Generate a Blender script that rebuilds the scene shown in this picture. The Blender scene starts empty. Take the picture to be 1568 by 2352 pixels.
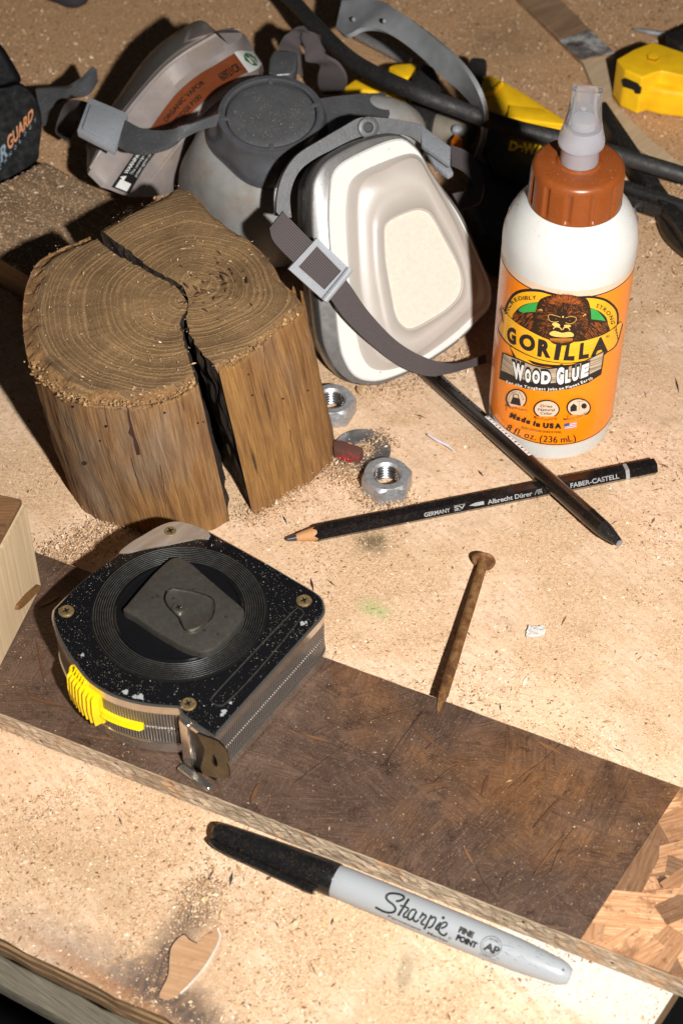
import bpy, bmesh, math, random
import numpy as np
from mathutils import Vector, Matrix
random.seed(7); rng = np.random.default_rng(7)
R = math.radians
# ------------------------------------------------------------------ camera, light, exposure
FPX, TH, CD = 4170.0, R(47), 0.805          # focal length in photo pixels (1568 wide), pitch, distance to bench
CAM = np.array([0, -CD*math.cos(TH), CD*math.sin(TH)])
FW = np.array([0, math.cos(TH), -math.sin(TH)]); RT = np.array([1., 0, 0]); UP = np.array([0, math.sin(TH), math.cos(TH)])
sc = bpy.context.scene; C = sc.collection
cd = bpy.data.cameras.new('camera'); cam = bpy.data.objects.new('camera', cd); C.objects.link(cam)
cam.location = CAM; cam.rotation_euler = (R(90)-TH, 0, 0)
cd.sensor_fit = 'VERTICAL'; cd.sensor_height = 36; cd.lens = FPX/2352*36; cd.clip_start = .02; cd.clip_end = 20
cd.dof.use_dof = True; cd.dof.focus_distance = .77; cd.dof.aperture_fstop = 15
sc.camera = cam
w = bpy.data.worlds.new('World'); sc.world = w; w.use_nodes = True
w.node_tree.nodes['Background'].inputs[0].default_value = (.9, .95, 1, 1)
w.node_tree.nodes['Background'].inputs[1].default_value = .02
ld = bpy.data.lights.new('flash', 'SPOT'); ld.energy = 60; ld.shadow_soft_size = .012; ld.color = (1, .97, .925); ld.spot_size = R(88); ld.spot_blend = 1.0
lo = bpy.data.objects.new('flash', ld); C.objects.link(lo); lo.location = (.165, -.635, .62); lo.rotation_euler = (Vector((.07, .22, 0))-Vector(lo.location)).to_track_quat('-Z', 'Y').to_euler()
sc.view_settings.view_transform = 'Standard'; sc.view_settings.look = 'None'; sc.view_settings.exposure = 0
sc.cycles.max_bounces = 8

# ------------------------------------------------------------------ helpers
def ray(u, v): return FW + RT*(u-784)/FPX + UP*(1176-v)/FPX
def G(u, v, z=0.):                                  # point at height z seen in that direction
    d = ray(u, v); return CAM + d*(z-CAM[2])/d[2]
def PLN(u, v, P0, n):
    d = ray(u, v); return CAM + d*(np.dot(P0-CAM, n)/np.dot(d, n))
def zf(pts, k, ox, oy): return [(ox+p[0]*k, oy+p[1]*k) for p in pts]
def Z1(p): return zf(p, .49987, 0, 0)               # crops of the photograph, each with its own scale
def Z2(p): return zf(p, .50020, 783.7, 0)
def Z3(p): return zf(p, .49986, 0, 401.9)
def Z4(p): return zf(p, .40279, 602.9, 258.4)
def ZA(p): return zf(p, .25632, 0, 86.1)
def ZB(p): return zf(p, .25632, 401.9, 57.4)
def ZC(p): return zf(p, .25632, 746.4, 0)
def ZT(p): return zf(p, .49986, 0, 1119.6)
def ZU(p): return zf(p, .29293, 114.8, 1492.8)      # tape close crop
def cat(pts, n, closed=False):                      # Catmull-Rom resample, n points
    P = np.array(pts, float); m = len(P)
    idx = (lambda i: P[i % m]) if closed else (lambda i: P[i] if 0 <= i < m else (2*P[0]-P[1] if i < 0 else 2*P[-1]-P[-2]))
    segs = m if closed else m-1; out = []
    D = []
    for s in range(segs):
        p0, p1, p2, p3 = idx(s-1), idx(s), idx(s+1), idx(s+2)
        for t in np.linspace(0, 1, 12, endpoint=False):
            out.append(.5*((2*p1)+(-p0+p2)*t+(2*p0-5*p1+4*p2-p3)*t*t+(-p0+3*p1-3*p2+p3)*t**3))
    out.append(idx(0) if closed else P[-1]); out = np.array(out)
    L = np.r_[0, np.cumsum(np.linalg.norm(np.diff(out, axis=0), axis=1))]
    t = np.linspace(0, L[-1], n+1)[:-1] if closed else np.linspace(0, L[-1], n)
    return np.stack([np.interp(t, L, out[:, k]) for k in range(out.shape[1])], 1)
def nrm(v): v = np.array(v, float); return v/np.linalg.norm(v)

def mk(name, verts, faces, mat, parent=None, smooth=False, uv=None, col=None, mi=None):
    me = bpy.data.meshes.new(name); me.from_pydata([tuple(v) for v in verts], [], [tuple(f) for f in faces])
    for m in (mat if isinstance(mat, (list, tuple)) else [mat]): me.materials.append(m)
    if uv is not None:
        ul = me.uv_layers.new(name='UVMap'); vi = np.empty(len(me.loops), int); me.loops.foreach_get('vertex_index', vi)
        ul.data.foreach_set('uv', np.array(uv, float)[vi].ravel())
    if col is not None:
        a = me.attributes.new('Col', 'FLOAT_COLOR', 'POINT'); a.data.foreach_set('color', np.c_[col, np.ones(len(col))].astype('f').ravel())
    if mi is not None: me.polygons.foreach_set('material_index', mi)
    bm = bmesh.new(); bm.from_mesh(me)
    if len(faces) < 20000: bmesh.ops.recalc_face_normals(bm, faces=bm.faces)
    bm.to_mesh(me); bm.free()
    if smooth: me.polygons.foreach_set('use_smooth', [True]*len(me.polygons))
    me.update()
    o = bpy.data.objects.new(name, me); C.objects.link(o)
    if parent: o.parent = parent
    if smooth == 'auto':
        me.set_sharp_from_angle(angle=R(35))
    return o
def thing(name, label, category, group=None):
    o = bpy.data.objects.new(name, None); C.objects.link(o); o.empty_display_size = .01
    tag(o, label, category, group); return o
def tag(o, label, category, group=None):
    o['label'] = label; o['category'] = category
    if group: o['group'] = group
    return o
def kind(o, k): o['kind'] = k; return o
def grid(P, cu=False, cv=False, uv=True, uvs=(1, 1)):   # P[n][m] ; cu closes rows index, cv closes column index
    P = np.array(P, float); n, m = P.shape[:2]; f = []
    for i in range(n if cu else n-1):
        for j in range(m if cv else m-1):
            a, b = i*m+j, i*m+(j+1) % m; c, d = ((i+1) % n)*m+(j+1) % m, ((i+1) % n)*m+j
            f.append((a, b, c, d))
    U, V = np.meshgrid(np.linspace(0, uvs[0], n), np.linspace(0, uvs[1], m), indexing='ij')
    return P.reshape(-1, 3), f, np.c_[U.ravel(), V.ravel()]
def loft(name, rows, mat, parent=None, smooth='auto', caps=(True, True), closed=True):
    v, f, uv = grid(rows, cv=closed); m = len(rows[0]); n = len(rows)
    if caps[0]: f.append(tuple(range(m))[::-1])
    if caps[1]: f.append(tuple((n-1)*m+i for i in range(m)))
    return mk(name, v, f, mat, parent, smooth, uv)
def lathe(name, prof, mat, parent=None, o=(0, 0, 0), ax=None, seg=48, smooth='auto', caps=(True, True), fn=None):
    ax = np.array([0, 0, 1.]) if ax is None else nrm(ax)
    e1 = nrm(np.cross(ax, [0, 1, .01])); e2 = np.cross(ax, e1); rows = []
    for r, z in prof:
        rows.append([np.array(o)+ax*z+(e1*math.cos(t)+e2*math.sin(t))*(r*(fn(t, z) if fn else 1)) for t in np.linspace(0, 2*math.pi, seg, endpoint=False)])
    return loft(name, rows, mat, parent, smooth, caps)
def tube(name, path, r, mat, parent=None, seg=12, n=40, caps=True, square=False):
    P = cat(path, n); rr = np.interp(np.linspace(0, 1, n), np.linspace(0, 1, len(r)), r) if hasattr(r, '__len__') else [r]*n
    rows = []; up = np.array([0, 0, 1.]); prev = None
    for i in range(n):
        t = nrm(P[min(i+1, n-1)]-P[max(i-1, 0)])
        a = np.cross(up, t) if prev is None else prev-np.dot(prev, t)*t
        if np.linalg.norm(a) < 1e-6: a = np.cross([0, 1, 0], t)
        a = nrm(a); b = np.cross(t, a); prev = a
        rows.append([P[i]+rr[i]*(a*math.cos(q)+b*math.sin(q)) for q in np.linspace(0, 2*math.pi, seg, endpoint=False)+(math.pi/seg)])
    return loft(name, rows, mat, parent, 'auto', (caps, caps))
def ribbon(name, L, Rr, th, mat, parent=None, n=40, m=6):     # band between two traced 3-D edges, with thickness
    a, b = cat(L, n), cat(Rr, n); top = [];
    for i in range(n):
        t = nrm(a[min(i+1, n-1)]+b[min(i+1, n-1)]-a[max(i-1, 0)]-b[max(i-1, 0)]); s = nrm(b[i]-a[i]); nn = nrm(np.cross(s, t))
        if np.dot(nn, CAM-a[i]) < 0: nn = -nn
        q = [a[i]+(b[i]-a[i])*k for k in np.linspace(0, 1, m)]
        top.append(q+[p-nn*th for p in q[::-1]])
    v, f, uv = grid(top, cv=True)
    M = 2*m; vv = np.array([k for k in np.linspace(0, 1, m)]+[k for k in np.linspace(1, 0, m)])
    Ln = np.linalg.norm(a[0]-a[-1])
    uv = np.c_[np.tile(vv, n), np.repeat(np.linspace(0, 1, n), M)]
    f.append(tuple(range(M))); f.append(tuple((n-1)*M+i for i in range(M)))
    return mk(name, v, f, mat, parent, 'auto', uv)
def prism(name, pts, vec, mat, parent=None, bev=0, seg=2, smooth='auto', mi=None):
    n = len(pts); P = [np.array(p) for p in pts]; v = P+[p+np.array(vec) for p in P]
    f = [tuple(range(n)), tuple(range(2*n-1, n-1, -1))]+[(i, n+i, n+(i+1) % n, (i+1) % n) for i in range(n)]
    o = mk(name, v, f, mat, parent, False)
    me = o.data
    if bev:
        bm = bmesh.new(); bm.from_mesh(me)
        es = [e for e in bm.edges if len(e.link_faces) == 2 and e.calc_face_angle(0) > .5]
        bmesh.ops.bevel(bm, geom=es, offset=bev, segments=seg, affect='EDGES', profile=.6, clamp_overlap=True)
        bm.to_mesh(me); bm.free()
    if smooth:
        me.polygons.foreach_set('use_smooth', [True]*len(me.polygons)); me.set_sharp_from_angle(angle=R(40))
    return o
def box(name, c, ax, dims, mat, parent=None, bev=0):         # ax: three unit vectors
    c = np.array(c); x, y, z = [np.array(a)*d/2 for a, d in zip(ax, dims)]
    return prism(name, [c-x-y-z, c+x-y-z, c+x+y-z, c-x+y-z], 2*z, mat, parent, bev)
def ringplate(name, outer, inner, vec, mat, parent=None, bev=0):   # plate with a hole; equal point counts
    rows = [outer, inner, [np.array(p)+vec for p in inner], [np.array(p)+vec for p in outer]]
    v, f, uv = grid(rows, cu=True, cv=True)
    return mk(name, v, f, mat, parent, False, uv)

# text: glyph geometry of a string in a unit frame (x 0..1, y 0..1 from baseline to cap height)
_tc = {}
def glyphs(s, bold=0., shear=0.):
    key = (s, bold, shear)
    if key in _tc: return _tc[key]
    cu = bpy.data.curves.new('t', 'FONT'); cu.body = s; cu.size = 1; cu.offset = bold; cu.shear = shear; cu.resolution_u = 4
    o = bpy.data.objects.new('t', cu); C.objects.link(o); dg = bpy.context.evaluated_depsgraph_get(); dg.update()
    me = bpy.data.meshes.new_from_object(o.evaluated_get(dg)); bpy.data.objects.remove(o)
    bm = bmesh.new(); bm.from_mesh(me); bmesh.ops.triangulate(bm, faces=bm.faces)
    V = np.array([v.co[:2] for v in bm.verts]); F = [[v.index for v in f.verts] for f in bm.faces]; bm.free()
    bpy.data.meshes.remove(me); bpy.data.curves.remove(cu)
    x0, x1 = V[:, 0].min(), V[:, 0].max(); h = .73
    Vn = np.c_[(V[:, 0]-x0)/(x1-x0), V[:, 1]/h]
    _tc[key] = (Vn, F, (x1-x0)/h); return _tc[key]
def subdiv(V, F, L):
    V = [tuple(v) for v in V]; out = []; st = [tuple(f) for f in F]
    mid = {}
    def md(a, b):
        k = (min(a, b), max(a, b))
        if k not in mid: mid[k] = len(V); V.append(((V[a][0]+V[b][0])/2, (V[a][1]+V[b][1])/2))
        return mid[k]
    while st:
        f = st.pop(); d = [math.dist(V[f[i]], V[f[(i+1) % 3]]) for i in range(3)]; k = int(np.argmax(d))
        if d[k] <= L or len(V) > 60000: out.append(f); continue
        a, b, c = f[k], f[(k+1) % 3], f[(k+2) % 3]; m = md(a, b); st += [(a, m, c), (m, b, c)]
    return V, out
class Ink:                                            # collects flat 2-D artwork, then lays it on a surface
    def __init__(s): s.V = []; s.F = []
    def add(s, V, F):
        k = len(s.V); s.V += [tuple(v) for v in V]; s.F += [tuple(i+k for i in f) for f in F]; return s
    def poly(s, P):
        bm = bmesh.new(); f = bm.faces.new([bm.verts.new((p[0], p[1], 0)) for p in P]); bmesh.ops.triangulate(bm, faces=[f])
        bm.verts.index_update(); V = [v.co[:2] for v in bm.verts]; F = [[v.index for v in q.verts] for q in bm.faces]; bm.free(); return s.add(V, F)
    def stroke(s, P, w, n=None, taper=False):
        P = cat(P, n or max(3, 5*len(P))) if len(P) > 2 else np.array(P, float); m = len(P); V = []; F = []
        for i in range(m):
            t = P[min(i+1, m-1)]-P[max(i-1, 0)]; t = t/(np.linalg.norm(t)+1e-12); q = np.array([-t[1], t[0]])
            ww = w/2*(1 if not taper else max(.1, 1-i/m)); V += [P[i]+q*ww, P[i]-q*ww]
            if i: F += [(2*i-2, 2*i-1, 2*i+1), (2*i-2, 2*i+1, 2*i)]
        return s.add(V, F)
    def dot(s, c, r, n=14, ry=None):
        ry = ry or r; return s.poly([(c[0]+r*math.cos(t), c[1]+ry*math.sin(t)) for t in np.linspace(0, 2*math.pi, n, endpoint=False)])
    def ring(s, c, r, w, n=28, ry=None):
        ry = ry or r; return s.stroke([(c[0]+r*math.cos(t), c[1]+ry*math.sin(t)) for t in np.linspace(0, 2*math.pi, n)], w, n*2)
    def quad(s, txt, bl, br, tr, tl, bold=0., shear=0.):
        V, F, _ = glyphs(txt, bold, shear); bl, br, tr, tl = map(np.array, (bl, br, tr, tl))
        return s.add([(bl*(1-x)+br*x)*(1-y)+(tl*(1-x)+tr*x)*y for x, y in V], F)
    def arc(s, txt, path, h, bold=0., flip=1):         # letters spread along a path, upright to it
        P = cat(path, 80); D = np.r_[0, np.cumsum(np.linalg.norm(np.diff(P, axis=0), axis=1))]
        ws = [(.38 if ch == ' ' else glyphs(ch, bold)[2]+.20) for ch in txt]; k = D[-1]/sum(ws); d0 = 0; hh = glyphs
        for ch, w0 in zip(txt, ws):
            d = d0+w0*k/2; d0 += w0*k
            if ch == ' ': continue
            p = np.array([np.interp(d, D, P[:, j]) for j in (0, 1)])
            q = np.array([np.interp(min(d+D[-1]*.03, D[-1]), D, P[:, j]) for j in (0, 1)])-np.array([np.interp(max(d-D[-1]*.03, 0), D, P[:, j]) for j in (0, 1)])
            t = q/np.linalg.norm(q); u = np.array([-t[1], t[0]])*flip; wd = (w0-.20)*k
            s.quad(ch, p-t*wd/2, p+t*wd/2, p+t*wd/2+u*h, p-t*wd/2+u*h, bold)
        return s
    def lay(s, name, fn, mat, parent=None, L=None):
        V, F = (subdiv(s.V, s.F, L) if L else (s.V, s.F)); W = [fn(*v) for v in V]
        F = [f for f in F if all(W[i] is not None for i in f)]; W = [p if p is not None else (0, 0, -.5) for p in W]
        used = sorted({i for f in F for i in f}); mp = {k: i for i, k in enumerate(used)}
        return mk(name, [W[i] for i in used], [tuple(mp[i] for i in f) for f in F], mat, parent, False)

# ------------------------------------------------------------------ materials
class N:
    def __init__(s, name):
        s.m = bpy.data.materials.new(name); s.m.use_nodes = True; s.t = s.m.node_tree; s.b = s.t.nodes['Principled BSDF']; s._c = {}
    def n(s, ty, **k):
        x = s.t.nodes.new('ShaderNode'+ty)
        for a, v in k.items(): setattr(x, a, v)
        return x
    def l(s, a, b): s.t.links.new(a, b)
    def co(s, k='Object'):
        if 'tc' not in s._c: s._c['tc'] = s.n('TexCoord')
        return s._c['tc'].outputs[k]
    def map(s, src, scale=(1, 1, 1), rot=(0, 0, 0), loc=(0, 0, 0)):
        if any(rot):
            y = s.n('Mapping'); y.inputs['Rotation'].default_value = rot; s.l(src, y.inputs[0]); src = y.outputs[0]
        x = s.n('Mapping'); x.inputs['Scale'].default_value = scale; x.inputs['Location'].default_value = loc
        s.l(src, x.inputs[0]); return x.outputs[0]
    def noise(s, v, scale, detail=4, rough=.55, dist=0):
        x = s.n('TexNoise'); x.inputs['Scale'].default_value = scale; x.inputs['Detail'].default_value = detail
        x.inputs['Roughness'].default_value = rough; x.inputs['Distortion'].default_value = dist; s.l(v, x.inputs['Vector']); return x.outputs['Fac']
    def vor(s, v, scale, out='Distance', rnd=1):
        x = s.n('TexVoronoi'); x.inputs['Scale'].default_value = scale; x.inputs['Randomness'].default_value = rnd; s.l(v, x.inputs['Vector']); return x.outputs[out]
    def ramp(s, f, stops):
        x = s.n('ValToRGB'); e = x.color_ramp.elements
        while len(e) < len(stops): e.new(.5)
        for q, (p, c) in zip(e, stops): q.position = p; q.color = (c, c, c, 1) if not hasattr(c, '__len__') else (*c, 1)
        s.l(f, x.inputs[0]); return x.outputs[0]
    def mix(s, f, a, b, mode='MIX'):
        x = s.n('Mix', data_type='RGBA', blend_type=mode)
        for i, q in ((0, f), (6, a), (7, b)):
            if hasattr(q, 'links') or hasattr(q, 'is_linked'): s.l(q, x.inputs[i])
            elif i == 0: x.inputs[0].default_value = q
            else: x.inputs[i].default_value = (*q, 1)
        return x.outputs[2]
    def math(s, op, a, b=0, c=None):
        x = s.n('Math', operation=op)
        for i, q in enumerate((a, b) if c is None else (a, b, c)):
            if isinstance(q, (int, float)): x.inputs[i].default_value = q
            else: s.l(q, x.inputs[i])
        return x.outputs[0]
    def bump(s, h, st=.5, d=.0005):
        x = s.n('Bump'); x.inputs['Strength'].default_value = st; x.inputs['Distance'].default_value = d; s.l(h, x.inputs['Height'])
        if 'bp' in s._c: s.l(s._c['bp'], x.inputs['Normal'])
        s._c['bp'] = x.outputs[0]; s.l(x.outputs[0], s.b.inputs['Normal'])
    def out(s, col=None, rough=.5, metal=0, **k):
        def st(nm, v):
            if v is None: return
            if isinstance(v, (int, float)): s.b.inputs[nm].default_value = v
            elif hasattr(v, '__len__') and not hasattr(v, 'is_linked'): s.b.inputs[nm].default_value = (*v, 1) if len(v) == 3 and nm != 'Subsurface Radius' else v
            else: s.l(v, s.b.inputs[nm])
        st('Base Color', col); st('Roughness', rough); st('Metallic', metal)
        for a, v in k.items(): st(a.replace('_', ' '), v)
        return s.m
DUST = (.50, .33, .16)
def simple(name, col, rough=.5, metal=0, var=.15, vs=120, bump=0, bs=600, dust=0, dscale=900, grime=None, **k):
    x = N(name); o = x.co(); f = x.noise(o, vs, 5)
    c = x.ramp(f, [(.25, tuple(a*(1-var) for a in col)), (.75, tuple(min(1, a*(1+var)) for a in col))])
    rr = x.ramp(x.noise(o, vs*2.2, 4), [(.3, max(.02, rough*.8)), (.7, min(1, rough*1.25))])
    if grime: c = x.mix(x.ramp(x.noise(o, 45, 6, .65), [(.5, 0.), (.72, grime[1])]), c, grime[0])
    if dust:
        # loose specks of sawdust lying on the surface
        sp = x.math('MULTIPLY', x.ramp(x.vor(o, dscale), [(.12, 1.), (.22, 0.)]), x.ramp(x.noise(o, 160, 3), [(.42, 0.), (.6, 1.)]))
        film = x.ramp(x.noise(o, 700, 6, .7), [(.5, 0.), (.8, .22*dust)])
        f2 = x.math('MAXIMUM', x.math('MULTIPLY', sp, min(1, dust*1.3)), film); c = x.mix(f2, c, DUST)
        rr = x.math('MAXIMUM', rr, x.math('MULTIPLY', f2, .8))
    if bump: x.bump(x.noise(o, bs, 5), bump, .0004)
    return x.out(c, rr, metal, **k)

m_black = simple('black_plastic', (.012, .012, .013), .35, dust=.35, bump=.1)
m_rubber = simple('black_rubber_hose', (.018, .018, .019), .6, dust=.3, bump=.3, bs=900)
m_grey = simple('dark_grey_plastic', (.075, .078, .085), .42, dust=.45, bump=.15, dscale=700)
m_greyc = simple('dark_grey_plastic_clean', (.07, .072, .08), .3, dust=.15)
m_headband = simple('grey_headband_plastic', (.24, .25, .26), .42, dust=.1)
m_silicone = simple('pale_grey_silicone', (.27, .265, .255), .5, dust=.3, grime=((.22, .13, .06), .7), Subsurface_Weight=.1, Subsurface_Scale=.004)
m_cart = simple('grey_cartridge_plastic', (.25, .215, .205), .45, dust=.25, grime=((.3, .22, .14), .5))
m_frost = simple('frosted_plastic', (.46, .48, .52), .3, Transmission_Weight=.35, IOR=1.3, dust=.12, var=.06)
m_brownband = simple('brown_label_print', (.19, .05, .018), .4, dust=.12)
m_whitep = simple('white_print', (.75, .75, .73), .5, var=.05)
m_blackp = simple('black_print', (.012, .011, .011), .45, var=.1)
m_greenp = simple('green_print', (.015, .16, .045), .5)
m_yellow = simple('yellow_tool_plastic', (.93, .52, .008), .42, dust=.22, bump=.08)
m_yel2 = simple('yellow_lock_plastic', (.86, .60, .005), .28, var=.04)
m_steel = simple('zinc_steel', (.40, .405, .42), .42, .6, var=.25, vs=500, bump=.25, bs=900, dust=.2)
m_thread = simple('bright_thread', (.6, .6, .62), .22, 1, var=.2)
m_rust = None
m_cap = simple('brown_cap_plastic', (.235, .055, .010), .32, dust=.3, dscale=1500, var=.08)
m_orangep = simple('orange_label_print', (.95, .25, .003), .3, var=.04, Coat_Weight=.3)
m_cream = simple('cream_film', (.72, .52, .38), .35, var=.05)
m_glue = simple('white_bottle_plastic', (.64, .635, .61), .22, var=.02, Subsurface_Weight=.35, Subsurface_Scale=.006)
m_goldp = simple('gold_print', (.90, .42, .01), .3, var=.1, vs=60, Coat_Weight=.3)
m_furp = simple('dark_fur_print', (.02, .008, .004), .35, var=.3)
m_fur2 = simple('orange_fur_print', (.42, .10, .015), .35, var=.3)
m_skinp = simple('pale_face_print', (.80, .50, .12), .35, var=.15)
m_woodp = None
m_redp = simple('red_print', (.6, .05, .05), .4); m_bluep = simple('blue_print', (.04, .09, .3), .4)
m_silverp = simple('silver_foil_print', (.6, .6, .6), .3, .6, var=.1)
m_marker = simple('pale_grey_marker_plastic', (.335, .352, .368), .3, var=.03, vs=40, Subsurface_Weight=.1, Subsurface_Scale=.002)
m_markcap = simple('black_marker_cap', (.008, .008, .009), .22, dust=.25, dscale=1800)
m_ink = simple('blue_black_ink', (.06, .07, .14), .5)
m_graphite = simple('graphite', (.06, .06, .07), .3, .4)
m_pencil = simple('black_pencil_lacquer', (.008, .007, .008), .16, dust=.25, dscale=2200)
m_pencil2 = simple('dark_brown_pencil_lacquer', (.010, .007, .006), .18, dust=.15, dscale=2200)
m_cut = simple('sharpened_cedar', (.48, .24, .1), .7, bump=.4, bs=1500)
m_chrome = simple('scuffed_chrome', (.66, .61, .55), .17, .93, var=.1, vs=300)
m_hookm = simple('dull_hook_steel', (.17, .155, .125), .3, 1, var=.25, vs=200)
m_clip = simple('worn_clip_steel', (.075, .070, .062), .42, .3, var=.5, vs=330, bump=.12, grime=((.02, .018, .015), .8))
m_tapeblk = simple('gloss_black_tape_face', (.006, .006, .007), .08, var=.1)
m_groove = simple('grooved_black_plastic', (.009, .009, .009), .2, var=.2)
m_scrw = simple('dirty_brass_screw', (.34, .24, .11), .45, .7, var=.5, vs=700, bump=.4, dust=.6)
m_paint = simple('white_paint_splash', (.34, .35, .35), .6, bump=.5)
m_felt = simple('offwhite_felt', (.60, .53, .45), .95, var=.08, vs=500, bump=.5, bs=1400)
m_filter = simple('white_filter_pad', (.60, .585, .55), .7, var=.03)
m_cover = simple('cream_translucent_cover', (.42, .375, .335), .36, var=.06, vs=25, Subsurface_Weight=.25, Subsurface_Scale=.006, dust=.08)
m_rim = simple('grey_translucent_rim', (.115, .108, .105), .28, var=.12, dust=.2)
m_orange = simple('orange_tip', (.95, .22, .01), .4)
m_floor = simple('dark_floor', (.01, .01, .01), .9)
m_green = simple('green_paint_fleck', (.1, .35, .07), .7)
m_paper = simple('white_paper_scrap', (.8, .78, .74), .8, bump=.4, bs=500)
m_airo = simple('orange_lettering', (.42, .13, .012), .5); m_airb = simple('pale_blue_lettering', (.09, .15, .20), .5)

def clip_mat():
    x = N('pitted_clip_steel'); o = x.co(); f = x.noise(o, 420, 6, .7)
    c = x.ramp(f, [(.3, (.072, .066, .056)), (.7, (.105, .098, .085))]); c = x.mix(x.ramp(x.vor(o, 190), [(.10, .7), (.16, 0.)]), c, (.03, .028, .024)); c = x.mix(x.ramp(x.noise(o, 1500, 3, .8), [(.62, 0.), (.7, .5)]), c, (.3, .27, .2))
    x.bump(x.noise(o, 90, 3), .15, .0006); return x.out(c, .3, .5)
m_clip = clip_mat()
def strap_mat():
    x = N('woven_grey_elastic'); uv = x.co('UV'); sp = x.n('SeparateXYZ'); x.l(uv, sp.inputs[0])
    s = x.math('SINE', x.math('MULTIPLY', sp.outputs[0], 2*math.pi*13)); s01 = x.math('MULTIPLY_ADD', s, .5, .5)
    wv = x.noise(x.map(uv, (60, 500, 1)), 1, 3)
    c = x.mix(s01, (.045, .036, .036), (.17, .14, .14)); c = x.mix(x.ramp(wv, [(.35, .5), (.7, 0.)]), c, (.05, .04, .04))
    x.bump(x.math('ADD', s01, x.math('MULTIPLY', wv, .6)), .7, .0006); return x.out(c, .9)
m_strap = strap_mat()
def rust_mat():
    x = N('rusty_iron'); o = x.co(); f = x.noise(o, 260, 7, .7)
    c = x.ramp(f, [(.3, (.05, .022, .012)), (.48, (.16, .065, .02)), (.6, (.25, .13, .045)), (.75, (.10, .085, .075))])
    x.bump(x.noise(o, 900, 6), .5, .0005); return x.out(c, .7, .25)
m_rust = rust_mat()
def wood(name, dark, light, scale=(40, 900, 900), rot=(0, 0, 0), rough=.75, bump=.4, coords='Object', crack=None, spots=None, rnd=False):
    x = N(name); o = x.co(coords)
    if rnd:
        oi = x.n('ObjectInfo'); ad = x.n('VectorMath', operation='ADD'); x.l(o, ad.inputs[0])
        cb = x.n('CombineXYZ'); x.l(oi.outputs['Random'], cb.inputs[0]); x.l(oi.outputs['Random'], cb.inputs[1]); x.l(oi.outputs['Random'], cb.inputs[2]); x.l(cb.outputs[0], ad.inputs[1]); o2 = ad.outputs[0]
    else: o2 = o
    v = x.map(o2, scale, rot); f = x.noise(v, 1, 6, .6, .4); g = x.noise(o2, 22 if coords == 'Object' else 3, 4)
    t = x.math('MULTIPLY_ADD', f, .7, x.math('MULTIPLY', g, .3))
    c = x.ramp(t, [(.3, dark), (.52, tuple((a+b)/2 for a, b in zip(dark, light))), (.7, light)])
    if rnd:
        c = x.mix(x.math('MULTIPLY', oi.outputs['Random'], .8), c, tuple(a*.75 for a in dark))
    if crack: c = x.mix(x.ramp(x.noise(x.map(o2, tuple(s*.45 for s in scale)), 1, 3, .5, .6), [(.30, .9), (.38, 0.)]), c, crack)
    if spots: c = x.mix(x.ramp(x.noise(o, 55, 6, .7), [(.54, 0.), (.66, .75)]), c, spots)
    x.bump(f, bump, .0006); return x.out(c, rough), x
def dark_strand(i, k, r, warmk):
    x = N('dark_coated_strand%d' % i); o = x.co(); oi = x.n('ObjectInfo'); g = x.n('NewGeometry')
    ad = x.n('VectorMath', operation='ADD'); x.l(o, ad.inputs[0]); x.l(oi.outputs['Random'], ad.inputs[1])
    f = x.noise(x.map(ad.outputs[0], (90, 1500, 1500)), 1, 6, .65, .3); pos = g.outputs['Position']
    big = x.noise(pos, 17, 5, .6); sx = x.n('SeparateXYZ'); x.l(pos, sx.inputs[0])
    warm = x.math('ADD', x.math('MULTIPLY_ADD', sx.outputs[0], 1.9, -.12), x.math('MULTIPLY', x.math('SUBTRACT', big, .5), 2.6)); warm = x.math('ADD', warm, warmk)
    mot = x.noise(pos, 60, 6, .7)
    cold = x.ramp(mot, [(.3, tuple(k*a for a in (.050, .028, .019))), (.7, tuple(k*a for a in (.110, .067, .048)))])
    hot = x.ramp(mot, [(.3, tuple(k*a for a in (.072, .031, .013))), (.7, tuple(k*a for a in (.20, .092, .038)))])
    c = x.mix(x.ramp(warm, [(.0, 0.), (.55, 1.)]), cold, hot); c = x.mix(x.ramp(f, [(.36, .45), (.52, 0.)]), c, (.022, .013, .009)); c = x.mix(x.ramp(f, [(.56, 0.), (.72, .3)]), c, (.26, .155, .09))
    c = x.mix(x.ramp(x.noise(pos, 95, 6, .75), [(.57, 0.), (.66, .75)]), c, (.026, .012, .008))
    c = x.mix(x.ramp(x.noise(x.map(ad.outputs[0], (40, 500, 500)), 1, 4, .7), [(.62, 0.), (.72, .6)]), c, (.26, .125, .055))
    c = x.mix(x.math('MULTIPLY', oi.outputs['Random'], .15), c, (.03, .018, .013))
    c = x.mix(x.ramp(x.noise(pos, 1300, 4, .8), [(.56, 0.), (.70, .55)]), c, (.36, .25, .15))
    x.bump(f, .5, .0005); x.bump(x.noise(pos, 420, 5, .7), .35, .0006); return x.out(c, r)
m_strand_d = [dark_strand(0, 1.18, .40, .10), dark_strand(1, 1.24, .44, .12), dark_strand(2, 1.14, .40, .08), dark_strand(3, 1.24, .45, .15)]
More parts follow.
